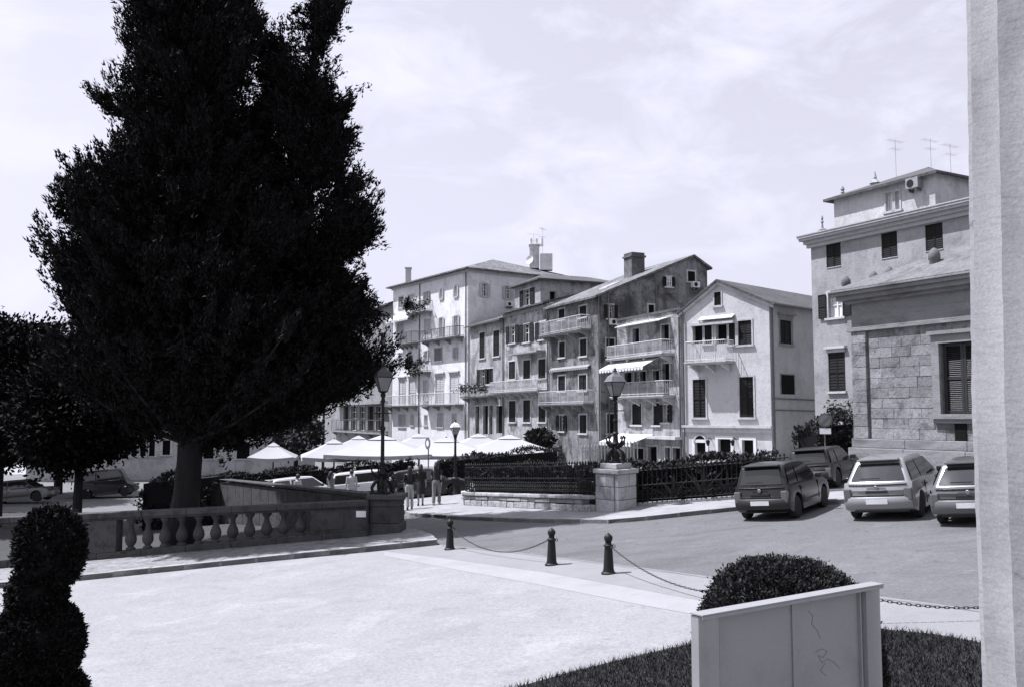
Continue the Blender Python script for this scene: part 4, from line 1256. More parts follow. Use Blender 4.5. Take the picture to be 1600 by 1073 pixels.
# ashlar courses between pilaster and window, and under and right of the window
qs0 = qp1 + .10
rs_ = random.Random(5)
ch = (zar - .02 - zb1) / 11
fwS = .28
for k in range(11):
    za, zb = zb1 + ch * k, zb1 + ch * (k + 1)
    spans = [(qs0, f.L)]
    if zb > wr[1] - .3 and za < wr[3] + .3:
        spans = [(qs0, wr[0] - fwS - .03), (wr[2] + fwS + .03, f.L)]
    for a, c in spans:
        q = a
        first = True
        while q < c - .05:
            L_ = rs_.uniform(.55, 1.15)
            if first and k % 2: L_ *= .5
            first = False
            q2 = q + L_
            if c - q2 < .35: q2 = c
            b = MB(); fbox(b, f, q + .005, q2 - .005, za + .005, zb - .005, -.02, .035 + rs_.uniform(-.006, .012)); b.build('stone_block', ASH, root, bevel=.011)
            q = q2
# window surround and louvres
b = MB()
fbox(b, f, wr[0] - fwS, wr[0], wr[1], wr[3] + fwS, 0, .12); fbox(b, f, wr[2], wr[2] + fwS, wr[1], wr[3] + fwS, 0, .12); fbox(b, f, wr[0], wr[2], wr[3], wr[3] + fwS, 0, .118)
fbox(b, f, wr[0] - fwS - .08, wr[2] + fwS + .08, wr[3] + fwS, wr[3] + fwS + .12, 0, .22)
fbox(b, f, wr[0] - fwS - .06, wr[2] + fwS + .06, wr[1] - .16, wr[1] - .001, 0, .24); fbox(b, f, wr[0] - fwS, wr[2] + fwS, wr[1] - .3, wr[1] - .161, 0, .12)
win = b.build('window', SMO, root)
b = MB(); b.quad(f.pt(wr[0], wr[1], -.3), f.pt(wr[2], wr[1], -.3), f.pt(wr[2], wr[3], -.3), f.pt(wr[0], wr[3], -.3)); b.build('pane', DARKIN, win, fix=False)
for a, c in ((wr[0] + .02, (wr[0] + wr[2]) / 2 - .005), ((wr[0] + wr[2]) / 2 + .005, wr[2] - .02)):
    b = MB()
    for qa_, qb_ in ((a, a + .09), (c - .09, c)):
        fbox(b, f, qa_, qb_, wr[1] + .01, wr[3] - .01, -.16, -.11)
    for z in (wr[1] + .01, (wr[1] + wr[3]) / 2 - .05, wr[3] - .11):
        fbox(b, f, a + .09, c - .09, z, z + .10, -.158, -.112)
    sh = b.build('shutter', M('louvre_paint', .028, .35, .2, 3, .05), win)
    nl = 34
    lm = MB()
    for k in range(nl):
        z = wr[1] + .12 + (wr[3] - wr[1] - .26) * k / (nl - 1)
        if abs(z - (wr[1] + wr[3]) / 2) < .06: continue
        lm.add([f.pt(a + .09, z - .02, -.115), f.pt(c - .09, z - .02, -.115), f.pt(c - .09, z + .025, -.155), f.pt(a + .09, z + .025, -.155)], [(0, 1, 2, 3)])
    lm.build('slats', MATS['louvre_paint'], win, kind='stuff')
# base mouldings, architrave, frieze and cornice
def course(name, m, za, zb, o, q0=-.05):
    b = MB(); fbox(b, f, q0 - o, f.L, za, zb, -.02, o); return b.build(name, m, root, bevel=.012)
L_ = [(-.0, 2.1), (2.1, 4.4), (4.4, 6.7), (6.7, 9.4)]
for a, c in L_:
    b = MB(); fbox(b, f, a - (.14 if a == 0 else -.006), c - .006, zb2, zb1 - .004, -.02, .13); b.build('base_stone', SMO, root, bevel=.025)
    b = MB(); fbox(b, f, a - (.22 if a == 0 else -.006), c - .006, z0, zb2 - .005, -.02, .24); b.build('plinth_stone', SMO, root, bevel=.03)
course('architrave', SMO, zar - .09, zar, .17); course('architrave_fillet', SMO, zar + .004, zar + .07, .12)
b = MB(); fbox(b, f, -.06, f.L, zar + .075, zf - .003, -.02, .05); b.build('frieze', SMO, root)
b = MB(); fbox(b, f, -.05, f.L, zf, zcb - .01, -.02, .035); b.build('frieze', SMO, root)
b = MB()
for o, a, c in ((.22, zcb - .12, zcb), (.42, zcb + .003, zcb + .16), (.55, zcb + .163, zc - .06), (.62, zc - .058, zc)):
    fbox(b, f, -o, f.L, a, c, -.02, o)
b.build('cornice', SMO, root, bevel=.012)
b = MB(); zr = zc + 1.35
slab(b, [f.pt(-.55, zc + .05, .55), f.pt(f.L, zc + .05, .55), f.pt(f.L, zr, -2.1), f.pt(2.6, zr, -2.1)], .1)
slab(b, [f.pt(-.55, zc + .051, .55), f.pt(2.6, zr + .001, -2.1), f.pt(-.55, zc + .05, -4.6)], .1)
slab(b, [f.pt(2.6, zr, -2.1), f.pt(f.L, zr, -2.1), f.pt(f.L, zc + .05, -4.6), f.pt(-.55, zc + .05, -4.6)], .1)
b.build('roof', M('weathered_tiles', .13, .95, .25, 1.5, .3, 8, .8, 6, stain=[(.6, .5, .66, 2)]), root)
for u, v, s in ((1322, 442, .3), (1365, 434, .28), (1389, 428, .3), (1408, 426, .2), (1460, 403, .34)):
    qq, z = f.pix(u, v); p = f.pt(qq, 0, -.3)
    p = Vector((p.x, p.y, 0)); base = P(u, v + 6, p.y + .8)
    b = MB(); b.lathe([(.5 * s, -.4), (.5 * s, .1 * s), (.62 * s, .3 * s), (.6 * s, .8 * s), (.3 * s, 1.25 * s), (.08 * s, 1.4 * s)], base, 8); b.build('antefix', SMD, root, smooth=60)
qq, z = f.pix(1508, 678); b = MB(); fbox(b, f, qq - .3, qq + .1, z - .3, z + .35, .05, .09); b.build('vent', DARKIN, root)

# ---------------- house beyond the tall one, and the shaded building at the left
c0 = Vector(hit(612.5, c1, D1)); D0 = Vector((-0.40, 0.916)).normalized()
f = Fac(hit(508, c0, D0), c0 + D0 * .05)
z0 = gz(-15, 92) - .4; zt = f.pix(608, 476)[1]
root = thing('arcaded_house', f.pt(f.L / 2, z0), 'grey house with dark arcaded upper gallery left of the tall pale house', 'house', 'old houses along the street')
L = [('dark', 537, 634, 545, 672), ('glass', 549, 634, 558, 672), ('glass', 562, 634, 571, 672), ('dark', 575, 634, 584, 672), ('glass', 588, 634, 598, 672), ('shut', 596, 520, 603, 540), ('shut', 596, 575, 603, 600)]
rects = [(k, f.rect(*r4)) for k, *r4 in L]
b = MB(); house_box(b, f, z0, zt, 10, [r for k, r in rects]); b.build('wall', plaster('gallery_plaster', .22, .6), root)
for k, r in rects: window(root, f, r, k, TRIMD, SHUT, fw=.12, sill=False)
r = f.rect(525, 655, 606, 675); balcony(root, f, r, .7, TRIMD, RAILD, .3, 5)
r = f.rect(530, 628, 606, 632); b = MB(); fbox(b, f, r[0], r[2], r[1], r[3], 0, .8); b.build('canopy', TRIMD, root)
b = MB(); slab(b, [f.pt(-.4, zt, .5), f.pt(f.L, zt, .5), f.pt(f.L, zt + 2, -5), f.pt(-.4, zt + 2, -5)], .12); b.build('roof', TILED, root)

f = Fac((-40, 75.5), (-17.6, 82))
z0 = gz(-25, 80) - .5; zt = 8.4
root = thing('shaded_building', f.pt(f.L / 2, z0), 'long shaded grey building seen under the big tree left of the parasols', 'building')
L = [('shut', 368, 655, 388, 674), ('dark', 370, 690, 390, 716), ('dark', 254, 687, 266, 710)]
L += [('shut', 206 + 14 * k, 622, 213 + 14 * k, 637) for k in range(4)] + [('shut', 214 + 14 * k, 656, 221 + 14 * k, 671) for k in range(3)] + [('dark', 205 + 14 * k, 686, 214 + 14 * k, 712) for k in range(3)]
L += [('shut', 325, 650, 338, 670), ('shut', 430, 655, 446, 674), ('shut', 470, 655, 484, 674), ('dark', 318, 690, 334, 716), ('shut', 150, 655, 163, 674)]
rects = [(k, f.rect(*r4)) for k, *r4 in L]
b = MB(); house_box(b, f, z0, zt, 10, [r for k, r in rects]); b.build('wall', plaster('shaded_plaster', .40, .75), root)
for k, r in rects: window(root, f, r, k, TRIM, SHUT, fw=.18)
zz = f.pix(300, 642)[1]
b = MB(); fbox(b, f, 0, f.L, zz, zz + .25, 0, .25); b.build('string_course', TRIM, root)
b = MB(); slab(b, [f.pt(-.4, zt, .5), f.pt(f.L + .4, zt, .5), f.pt(f.L + .4, zt + 2, -5), f.pt(-.4, zt + 2, -5)], .12); slab(b, [f.pt(-.4, zt + 2, -5), f.pt(f.L + .4, zt + 2, -5), f.pt(f.L + .4, zt, -10.4), f.pt(-.4, zt, -10.4)], .12); b.build('roof', TILED, root)
# ------------------------------------------------------------------ vegetation
BARK = M('bark', 0.012, 0.95, .3, 3, .3, 15, .8, 9, stain=[(.5, .45, .65, 4, (1, 1, .2))])
def env(tab, v):
    vs = [r[0] for r in tab]
    return np.interp(v, vs, [r[1] for r in tab]), np.interp(v, vs, [r[2] for r in tab])
def conifer(root, Y, tab, u0, nb, seed, axis_top_v, base_z, leafsize=.15, per=9, r0=.5):
    rng = np.random.default_rng(seed)
    s = F / Y
    vs = np.linspace(tab[0][0], tab[-1][0], 400)
    Ls, Rs = env(tab, vs)
    wgt = (Rs - Ls) + 20
    wgt = wgt / wgt.sum()
    cen, dirs, bm = [], [], MB()
    ax = (u0 - 800) / F * Y
    boughs = [(float(rng.choice(vs, p=wgt)), rng.uniform(0, 2 * math.pi), rng.uniform(.78, 1.07)) for _ in range(max(30, nb // 8))]
    for i in range(nb):
        bg_ = boughs[i % len(boughs)]
        inner = i % 4 == 0
        v = bg_[0] + rng.normal(0, 9 if not inner else 20)
        L_, R_ = env(tab, v)
        th = bg_[1] + rng.normal(0, .13 if not inner else .5)
        c, sn = math.cos(th), math.sin(th)
        mid = (L_ + R_) / 2
        hw = (R_ - L_) / 2 / s
        cx = (mid - 800) / F * Y
        k = bg_[2] * (rng.uniform(.74, 1.0) if not inner else rng.uniform(.5, .85))
        tip = np.array([cx + hw * c * k, Y + hw * .82 * sn * k, P(800, v, Y).z + rng.normal(0, .1)])
        rr = math.hypot(tip[0] - ax, tip[1] - Y)
        st = np.array([ax, Y, max(base_z + 3.6, tip[2] - .55 * rr - .5)])
        md = (st + tip) / 2 + np.array([0, 0, -.12 * rr])
        seg = [(1 - t) ** 2 * st + 2 * t * (1 - t) * md + t * t * tip for t in np.linspace(0, 1, 9)]
        if rr > 1.0 and i % 5 == 0:
            bm.tube([Vector(p) for p in seg[::2]], [max(.012, .10 * (1 - t) * min(1, rr / 5) + .012) for t in (0, .25, .5, .75, 1)], 4, cap=False)
        n = int(6 + 4.2 * rr)
        wild = rng.uniform(.5, 1.3)
        for t in rng.uniform(.25, 1.0, n):
            p = (1 - t) ** 2 * st + 2 * t * (1 - t) * md + t * t * tip
            d = 2 * (1 - t) * (md - st) + 2 * t * (tip - md)
            d = d / (np.linalg.norm(d) + 1e-6)
            sp = .07 + .30 * (1 - t)
            cen.append(p + rng.normal(0, sp, 3)); dirs.append(d * 1.0 + np.array([0, 0, .5]))
        # side sprays with their own upswept tips give the ragged outline
        ed = (tip - md) / (np.linalg.norm(tip - md) + 1e-6)
        for j in range(5):
            t = rng.uniform(.62, .98)
            p = (1 - t) ** 2 * st + 2 * t * (1 - t) * md + t * t * tip
            d2 = ed * rng.uniform(.3, 1.0) + np.array([0, 0, rng.uniform(.1, .9)]) + rng.normal(0, .45, 3)
            d2 /= np.linalg.norm(d2)
            ln = rng.uniform(.45, 1.15) * wild
            for q in np.linspace(0, 1, 5):
                cen.append(p + d2 * ln * q + rng.normal(0, .05 * (1 - q) + .015, 3)); dirs.append(d2 * 1.5)
        for t in np.linspace(0, .55 * wild, 5):
            cen.append(tip + ed * t + np.array([0, 0, .35 * t * t]) + rng.normal(0, .03, 3)); dirs.append(ed * 1.6 + np.array([0, 0, .5]))
    # inner mass
    for i in range(int(nb * 4.5)):
        v = float(rng.choice(vs, p=wgt)); L_, R_ = env(tab, v)
        th = rng.uniform(0, 2 * math.pi); k = math.sqrt(rng.uniform(0, 1)) * .86
        hw = (R_ - L_) / 2 / s; cx = ((L_ + R_) / 2 - 800) / F * Y
        cen.append(np.array([cx + hw * k * math.cos(th), Y + hw * .8 * k * math.sin(th), P(800, v - 6, Y).z])); dirs.append(np.array([math.cos(th), math.sin(th), .5]))
    bm.build('branch', BARK, root, kind='stuff')
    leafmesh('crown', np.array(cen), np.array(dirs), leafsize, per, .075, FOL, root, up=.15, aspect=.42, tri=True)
TY = 31.0
tb = P(287, 800, TY); tz = gz(tb.x, TY)
root = thing('conifer_tree', (tb.x, TY, tz), 'huge dark conifer with ragged crown towering over the balustrade', 'tree')
MAIN = [(-330, 283, 287), (-200, 240, 335), (-100, 205, 370), (0, 182, 395), (60, 192, 420), (110, 186, 430), (150, 122, 436), (172, 168, 440), (225, 176, 446), (268, 160, 452), (290, 92, 462), (318, 86, 476), (345, 66, 486),
        (385, 56, 520), (405, 86, 530), (430, 88, 545), (460, 78, 562), (480, 100, 575), (505, 100, 592), (525, 88, 634), (555, 90, 618), (585, 100, 606), (598, 125, 592), (612, 165, 560), (624, 215, 490), (632, 250, 400)]
conifer(root, TY, MAIN, 287, 1450, 3, -330, tz, per=13)
SIDE = [(-8, 487, 492), (20, 455, 528), (45, 405, 545), (85, 385, 532), (112, 385, 556), (138, 385, 522), (180, 380, 545), (205, 400, 520), (232, 400, 545), (262, 395, 520), (292, 395, 572), (325, 390, 590), (352, 390, 568), (378, 390, 588), (405, 390, 545), (432, 390, 525), (450, 400, 582), (475, 400, 570), (510, 400, 590)]
conifer(root, TY + .3, SIDE, 474, 300, 5, -8, tz + 6, per=13)
b = MB()
tr = []
for k in range(14):
    t = k / 13
    z = tz - .2 + t * 24
    tr.append((Vector((tb.x + .15 * math.sin(z * .5) + .02 * z, TY + .1 * math.cos(z * .7), z)), .43 * (1 - t) ** .8 + .05 + (.22 if k == 0 else 0)))
b.tube([p for p, r in tr], [r for p, r in tr], 16)
b.tube([Vector((tb.x + .2, TY + .1, tz + 6)), Vector((tb.x + 1.8, TY + .3, tz + 9)), Vector((tb.x + 3.4, TY + .3, tz + 13)), Vector((tb.x + 4.3, TY + .3, tz + 18.5))], [.3, .24, .17, .03], 10)
b.build('trunk', BARK, root, smooth=60)

def broadleaf(name, u, vtop, vbot, hwpx, Y, label, m=FOL, n=420, per=26, size=.30, seed=1, squash=.9):
    rng = np.random.default_rng(seed)
    s = F / Y
    c = P(u, (vtop + vbot) / 2, Y)
    rx = hwpx / s; rz = (vbot - vtop) / 2 / s; ry = rx * squash
    g0 = gz(c.x, Y)
    root = thing(name, (c.x, Y, g0), label, 'tree')
    lob = rng.normal(0, 1, (14, 3)); lob /= np.linalg.norm(lob, axis=1)[:, None]
    d = rng.normal(0, 1, (n, 3)); d /= np.linalg.norm(d, axis=1)[:, None]
    k = .72 + .28 * np.max(np.clip(d @ lob.T, 0, 1) ** 6, axis=1)
    k *= rng.uniform(.35, 1.0, n) ** .35
    cen = np.array(c)[None] + d * k[:, None] * np.array([rx, ry, rz])[None]
    leafmesh('crown', cen, d, size, per, .28 * min(1, rx / 3), m, root, up=.1, aspect=.55)
    b = MB(); base = Vector((c.x, Y, g0 - .1))
    b.tube([base, base + Vector((.05, 0, (c.z - g0) * .5)), Vector(c)], [.06 * rx + .06, .05 * rx + .04, .03 * rx], 8)
    for q in range(6):
        e = Vector(c) + Vector(d[q]) * rx * .6
        b.tube([Vector((c.x, Y, c.z - rz * .5)), e], [.03 * rx, .015], 5)
    b.build('trunk', BARK, root)
    return root
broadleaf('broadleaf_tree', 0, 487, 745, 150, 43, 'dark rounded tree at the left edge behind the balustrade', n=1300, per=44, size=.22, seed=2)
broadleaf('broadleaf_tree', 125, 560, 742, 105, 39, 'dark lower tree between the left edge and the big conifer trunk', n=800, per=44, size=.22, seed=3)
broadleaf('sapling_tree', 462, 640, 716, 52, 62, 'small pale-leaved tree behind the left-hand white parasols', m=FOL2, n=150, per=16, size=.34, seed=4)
def shrubmass(name, pts, w, h, label, m=FOL2, dens=34, size=.14, zoff=0.0, core=True, cat='hedge', wob=.08, per=14):
    """clipped hedge along a polyline: dark twig core and leafy skin"""
    pts = [Vector(p) for p in pts]
    root = thing(name, (pts[0].x, pts[0].y, gz(pts[0].x, pts[0].y)), label, cat)
    cen, drs = [], []
    bm = MB()
    for a, c in zip(pts[:-1], pts[1:]):
        d = (c - a); L = d.length; d.normalize(); nn = Vector((-d.y, d.x))
        for _ in range(int(L * dens * (w + 2 * h))):
            t = random.uniform(-.08, L + .08); face = random.random()
            hh = h * (1 + wob * math.sin((a + d * t).x * 2.1) + wob * .5 * math.sin((a + d * t).y * 5.3))
            if face < w / (w + 2 * h):
                o, z, nr = random.uniform(-w / 2, w / 2), hh, (0, 0, 1)
            else:
                sg = random.choice((-1, 1)); o, z, nr = sg * w / 2, random.uniform(.05, hh), (nn.x * sg, nn.y * sg, .2)
            p = a + d * t + nn * o
            cen.append((p.x, p.y, gz(p.x, p.y) + zoff + z)); drs.append(nr)
        vs = []
        for p in (a + d * .14, c - d * .14):
            for s_ in (-1, 1):
                q = p + nn * s_ * (w / 2 - .1)
                vs += [(q.x, q.y, gz(q.x, q.y) + zoff - .05), (q.x, q.y, gz(q.x, q.y) + zoff + h - .14)]
        bm.add(vs, [(0, 1, 3, 2), (4, 6, 7, 5), (0, 4, 5, 1), (2, 3, 7, 6), (1, 5, 7, 3), (0, 2, 6, 4)])
    bm.build('twig_core', FOL, root)
    leafmesh('foliage', np.array(cen), np.array(drs), size, per, .06, m, root, up=.2, aspect=.5)
    return root
nleft = Vector((d.x, d.y)) if False else None
hl = [A_ for A_ in ()]
q1 = PD + pe1 * 1.3 + pe2 * 1.4
shrubmass('hedge', [tuple(q1), (1.7, 33.3), (-1.25, 37.0)], 1.0, 1.32, 'dark clipped hedge behind the left railing', zoff=.13, dens=26)
shrubmass('hedge', [tuple(q1 + Vector((.3, .2))), (7.9, 30.8), (8.8, 31.1)], 1.1, 1.22, 'dark clipped hedge behind the railing right of the pedestal', zoff=.13, dens=26)
sheet('garden_bed', [tuple(PD + pe1 * 1.2 + pe2 * .8), (10.6, 28.6), (11.2, 33), (2, 40), (-1.3, 37)], .145, M('garden_soil', .07, .95, .3, 1, .3, 12, .6, 8))
def agave(u, v, Y, s, label):
    p = P(u, v, Y); p.z = gz(p.x, p.y) + .13
    root = thing('agave_plant', p, label, 'plant', 'spiky garden plants')
    for k in range(18):
        a = k * 2.4; el = .35 + .9 * (k / 18)
        dd = Vector((math.cos(a) * math.cos(el), math.sin(a) * math.cos(el), math.sin(el)))
        sd = Vector((-math.sin(a), math.cos(a), 0)) * .06 * s
        t0, t1, t2 = p + dd * .05, p + dd * .6 * s, p + dd * 1.25 * s - Vector((0, 0, .12 * s))
        b = MB(); b.add([t0 - sd * .6, t0 + sd * .6, t1 - sd + Vector((0, 0, .03)), t1 + sd + Vector((0, 0, .03)), t2, t1 - Vector((0, 0, .02))], [(0, 1, 3, 2), (2, 3, 4), (0, 2, 5), (1, 5, 3), (2, 4, 5), (3, 5, 4)])
        b.build('leaf', FOL3, root)
agave(1052, 760, 30.4, 1.0, 'spiky agave behind the railing just right of the pedestal')
agave(1098, 760, 30.2, 1.15, 'spiky agave behind the railing nearer the parked dark hatchback')
agave(1135, 755, 30.3, .9, 'small spiky agave beside the rear of the dark hatchback')
shrubmass('shrub_row', [(-15.4, 38.9), (-12.2, 38.6)], 1.6, 2.25, 'dark shrubs just right of the big tree trunk at the parapet end', dens=18, cat='shrub', wob=.2)
shrubmass('hedge', [(11.6, 36.2), (13.6, 37.3)], 1.2, 2.0, 'dark shrub hedge below the no-parking sign beside the stone building', dens=24)
shrubmass('hedge', [(-13.5, 50.0), (-8.5, 49.2), (-5.2, 49.6)], 1.0, 1.75, 'low dark shrubs at the parasols left of the walkers', dens=16, cat='shrub')
shrubmass('hedge', [(-19.5, 56), (-12.5, 57)], 1.2, 1.6, 'dark shrub row under the leftmost white parasol', dens=16, cat='shrub')
shrubmass('hedge', [(-4.2, 50.5), (2.6, 50.0)], .9, 1.55, 'low dark planting in front of the right-hand parasols', dens=14, cat='shrub')
broadleaf('climbing_bush', 845, 668, 704, 26, 60.5, 'dark bush against the house beside the rightmost parasol', m=FOL2, n=90, per=14, size=.3, seed=8)

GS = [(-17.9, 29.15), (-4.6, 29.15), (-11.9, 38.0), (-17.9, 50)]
sheet('painted_shade_bank', [(-60, 29), (-18, 29), (-18, 50), (-60, 50)], .03, M('soil_and_painted_shade', .035, .95, .3, 1, .3, 10, .6, 8))  # near-black sheet over the street ground: tree shade put into the colour
sheet('tree_garden', GS, .175, M('soil_and_painted_shade', .035, .95, .3, 1, .3, 10, .6, 8))  # garden soil, its near-black tone also stands for the tree's shade
sheet('sunny_square', [(-70, 86), (-24, 86), (-24, 129), (-70, 129)], .01, M('square_paving', .26, .9, .1, .3, .1, 10, .1))
broadleaf('broadleaf_tree', -60, 505, 742, 175, 56, 'dark wide tree behind the left-edge tree, added to shade the ground by the sedan', n=1500, per=34, size=.3, seed=12)  # added tree, mostly out of view, to throw shade behind the balustrade
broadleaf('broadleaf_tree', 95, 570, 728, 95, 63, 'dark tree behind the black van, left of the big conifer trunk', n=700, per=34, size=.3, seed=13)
# tall pale palisade behind the garden
root = thing('palisade_fence', (3.5, 42, gz(3.5, 42)), 'tall pale palisade of upright bars behind the garden hedge', 'fence')
me = None
a, c = Vector((3.25, 42.3)), Vector((5.7, 41.6))
b = MB(); b.tube([(0, 0, 0), (0, 0, 1.75)], .03, 6); b.lathe([(.045, 1.72), (.045, 1.77), (.003, 1.9)], n=6); me = b.mesh('upright', TRIMD)
for k in range(18):
    p = a + (c - a) * k / 17
    link('upright', me, root, Vector((p.x, p.y, gz(p.x, p.y))) - worldloc(root))
for z in (.35, 1.55):
    b = MB(); b.tube([(a.x, a.y, gz(a.x, a.y) + z), (c.x, c.y, gz(c.x, c.y) + z)], .025, 5); b.build('rail', TRIMD, root)

# ------------------------------------------------------------------ lawn at bottom right
le = [(780, 1083), (900, 1049), (1000, 1025), (1085, 1006), (1200, 990), (1300, 984), (1385, 985), (1460, 992), (1535, 1006), (1640, 1035)]
lawn = [g2(*p) for p in le]
poly = lawn + [(5.2, 8.0), (3.8, 5.2), (1.2, 4.4), (-.6, 6.5)]
sheet('lawn_soil', poly, .020, M('lawn_earth', .015, .95, .3, 2, .3, 20, .5, 12))
def inpoly(x, y, pg):
    c = False
    j = len(pg) - 1
    for i in range(len(pg)):
        xi, yi = pg[i]; xj, yj = pg[j]
        if (yi > y) != (yj > y) and x < (xj - xi) * (y - yi) / (yj - yi) + xi:
            c = not c
        j = i
    return c
xs = [p[0] for p in poly]; ys = [p[1] for p in poly]
blades = []
rr = random.Random(3)
while len(blades) < 52000:
    x, y = rr.uniform(min(xs), max(xs)), rr.uniform(max(6.5, min(ys)), max(ys))
    if inpoly(x, y, poly): blades.append((x, y))
bl = np.array(blades); n = len(bl)
z = np.array([gz(x, y) for x, y in blades]) + .018
ang = RNG.uniform(0, 2 * np.pi, n); h = RNG.uniform(.035, .10, n); lean = RNG.normal(0, .035, (n, 2)); wd_ = RNG.uniform(.004, .008, n)
v = np.zeros((n, 3, 3))
v[:, 0, 0] = bl[:, 0] - np.cos(ang) * wd_; v[:, 0, 1] = bl[:, 1] - np.sin(ang) * wd_; v[:, 0, 2] = z
v[:, 1, 0] = bl[:, 0] + np.cos(ang) * wd_; v[:, 1, 1] = bl[:, 1] + np.sin(ang) * wd_; v[:, 1, 2] = z
v[:, 2, 0] = bl[:, 0] + lean[:, 0]; v[:, 2, 1] = bl[:, 1] + lean[:, 1]; v[:, 2, 2] = z + h
me = bpy.data.meshes.new('grass')
me.vertices.add(3 * n); me.loops.add(3 * n); me.polygons.add(n)
me.vertices.foreach_set('co', v.ravel()); me.loops.foreach_set('vertex_index', np.arange(3 * n, dtype=np.int32)); me.polygons.foreach_set('loop_start', np.arange(0, 3 * n, 3, dtype=np.int32))
try: me.polygons.foreach_set('loop_total', np.full(n, 3, dtype=np.int32))
except Exception: pass
me.update(); me.validate()
me.materials.append(M('grass_blades', .018, .8, .4, 2.0, .3, 30, 0, spec=.2))
o = link('grass', me, kind='stuff'); tag(o, 'short dark grass of the rounded lawn around the information board', 'grass')

# ------------------------------------------------------------------ clipped dome bush behind the board, spiral topiary at left
def topiary(name, base, lobes, label, m, size, dens, per=8):
    root = thing(name, base, label, 'topiary')
    cen, drs = [], []
    core = MB()
    for (dx, dy, zc_, rx, rz_, flat) in lobes:
        n = int(dens * rx * rz_)
        for _ in range(n):
            dd = Vector((random.gauss(0, 1), random.gauss(0, 1), random.gauss(0, 1))).normalized()
            k = random.uniform(.94, 1.0)
            # superellipse towards a squared shape when flat
            e = (abs(dd.x) ** flat + abs(dd.y) ** flat + abs(dd.z) ** flat) ** (-1 / flat)
            cen.append((base[0] + dx + dd.x * e * rx * k, base[1] + dy + dd.y * e * rx * k, base[2] + zc_ + dd.z * e * rz_ * k)); drs.append(dd)
        pr = []
        for j in range(11):
            a = -math.pi / 2 + math.pi * j / 10
            dd = (abs(math.cos(a)) ** flat + abs(math.sin(a)) ** flat) ** (-1 / flat)
            pr.append((max(.01, .93 * rx * math.cos(a) * dd), zc_ + .93 * rz_ * math.sin(a) * dd))
        core.lathe(pr, (base[0] + dx, base[1] + dy, base[2]), 16)
    core.tube([Vector(base) - Vector((0, 0, .1)), Vector(base) + Vector((0, 0, lobes[0][2]))], .07, 8)
    core.build('twig_core', FOL, root, smooth=60)
    leafmesh('foliage', np.array(cen), np.array(drs), size, per, .018, m, root, up=.1, aspect=.4)
bx, by = P(1226, 900, 6.7).x, 6.7
g0 = gz(bx, by)
topb = P(1219, 876, 6.7).z - g0
topiary('dome_bush', (bx, by, g0), [(0, 0, topb / 2, .622, topb / 2, 3.0)], 'dense clipped dome-topped bush behind the metal information board', M('bush_leaves', .022, .7, .3, 4, .3, 40, 0, spec=.2), .030, 16000, 16)
tx, ty = P(72, 900, 9.2).x, 9.2
g0 = gz(tx, ty)
def tz_(v): return P(72, v, 9.2).z - g0
topiary('spiral_topiary', (tx, ty, g0), [(.03, 0, tz_(856), .31, .40, 2.3), (-.08, 0, tz_(930), .26, .28, 2.2), (-.06, 0, tz_(1005), .41, .42, 2.3), (-.03, 0, tz_(1110), .46, .45, 2.3), (0, 0, tz_(1200), .52, .5, 2.3)], 'black clipped topiary in stacked lobes at the lower left edge', FOL, .05, 7000, 14)

# ------------------------------------------------------------------ fluted stone column at the right edge, terrace under the photographer
COLM = M('column_stone', .25, .93, .10, 2.5, .14, 160, .10, 70, stain=[(.80, .50, .66, 3.0), (.82, .50, .66, 30, (.5, .5, 4.0)), (.55, .64, .70, 11)])
TZ = 1.52
terr = MB()
for k in range(8):
    y1 = 3.05 + .36 * k; zt_ = TZ - .19 * k
    terr.box(-14, -10 + .01 * k, zt_ - .19, 14, y1, zt_)
b = MB(); b.box(-14, -10, TZ - .19, 14, 3.05, TZ); t0 = b.build('terrace', PAVE, kind='structure')
for k in range(1, 8):
    y0, y1 = 3.05 + .36 * (k - 1) + .002, 3.05 + .36 * k; zt_ = TZ - .19 * k
    b = MB(); b.box(-14, y0 - .1, zt_ - .4, 14, y1, zt_); b.build('step', PAVE, t0)
ccx, ccy, CR = 1.475, 1.90, .452
NF, SUBF = 20, 10
rows = 260
ph0 = math.atan2(-ccy, -ccx)
vs, fs = [], []
zlo, zhi = TZ, 8.6
hole = Vector(P(1593, 335, 1.55)); chip = Vector(P(1577, 288, 1.58))
for i in range(rows + 1):
    t = i / rows
    z = zlo + (zhi - zlo) * t
    rad = CR * (1.035 - .03 * t) - .16 * max(0, t - .24)
    for k in range(NF * SUBF):
        fr = (k % SUBF) / SUBF
        a = 2 * math.pi * k / (NF * SUBF) + .06
        r = rad - .040 * math.sin(math.pi * fr) ** .8
        x, y = ccx + r * math.cos(a), ccy + r * math.sin(a)
        p = Vector((x, y, z))
        w_ = .0010 * math.sin(z * 37 + k * 1.3) * math.sin(z * 11 + k * .7) + .0006 * math.sin(z * 91 + k * 5.1)
        dh = (p - chip); 
        dd = math.exp(-((dh.x / .03) ** 2 + (dh.y / .03) ** 2 + (dh.z / .022) ** 2))
        r2 = r + w_ - .028 * dd
        dh = (p - hole)
        r2 -= .05 * math.exp(-((math.hypot(dh.x, dh.y) / .022) ** 4 + (dh.z / .035) ** 4))
        vs.append((ccx + r2 * math.cos(a), ccy + r2 * math.sin(a), z))
nk = NF * SUBF
for i in range(rows):
    for k in range(nk):
        fs.append((i * nk + k, i * nk + (k + 1) % nk, (i + 1) * nk + (k + 1) % nk, (i + 1) * nk + k))
root = thing('fluted_column', (ccx, ccy, TZ), 'pale fluted limestone column filling the right edge of the view', 'column')
b = MB(); b.add(vs, fs); b.build('shaft', COLM, root, smooth=50)
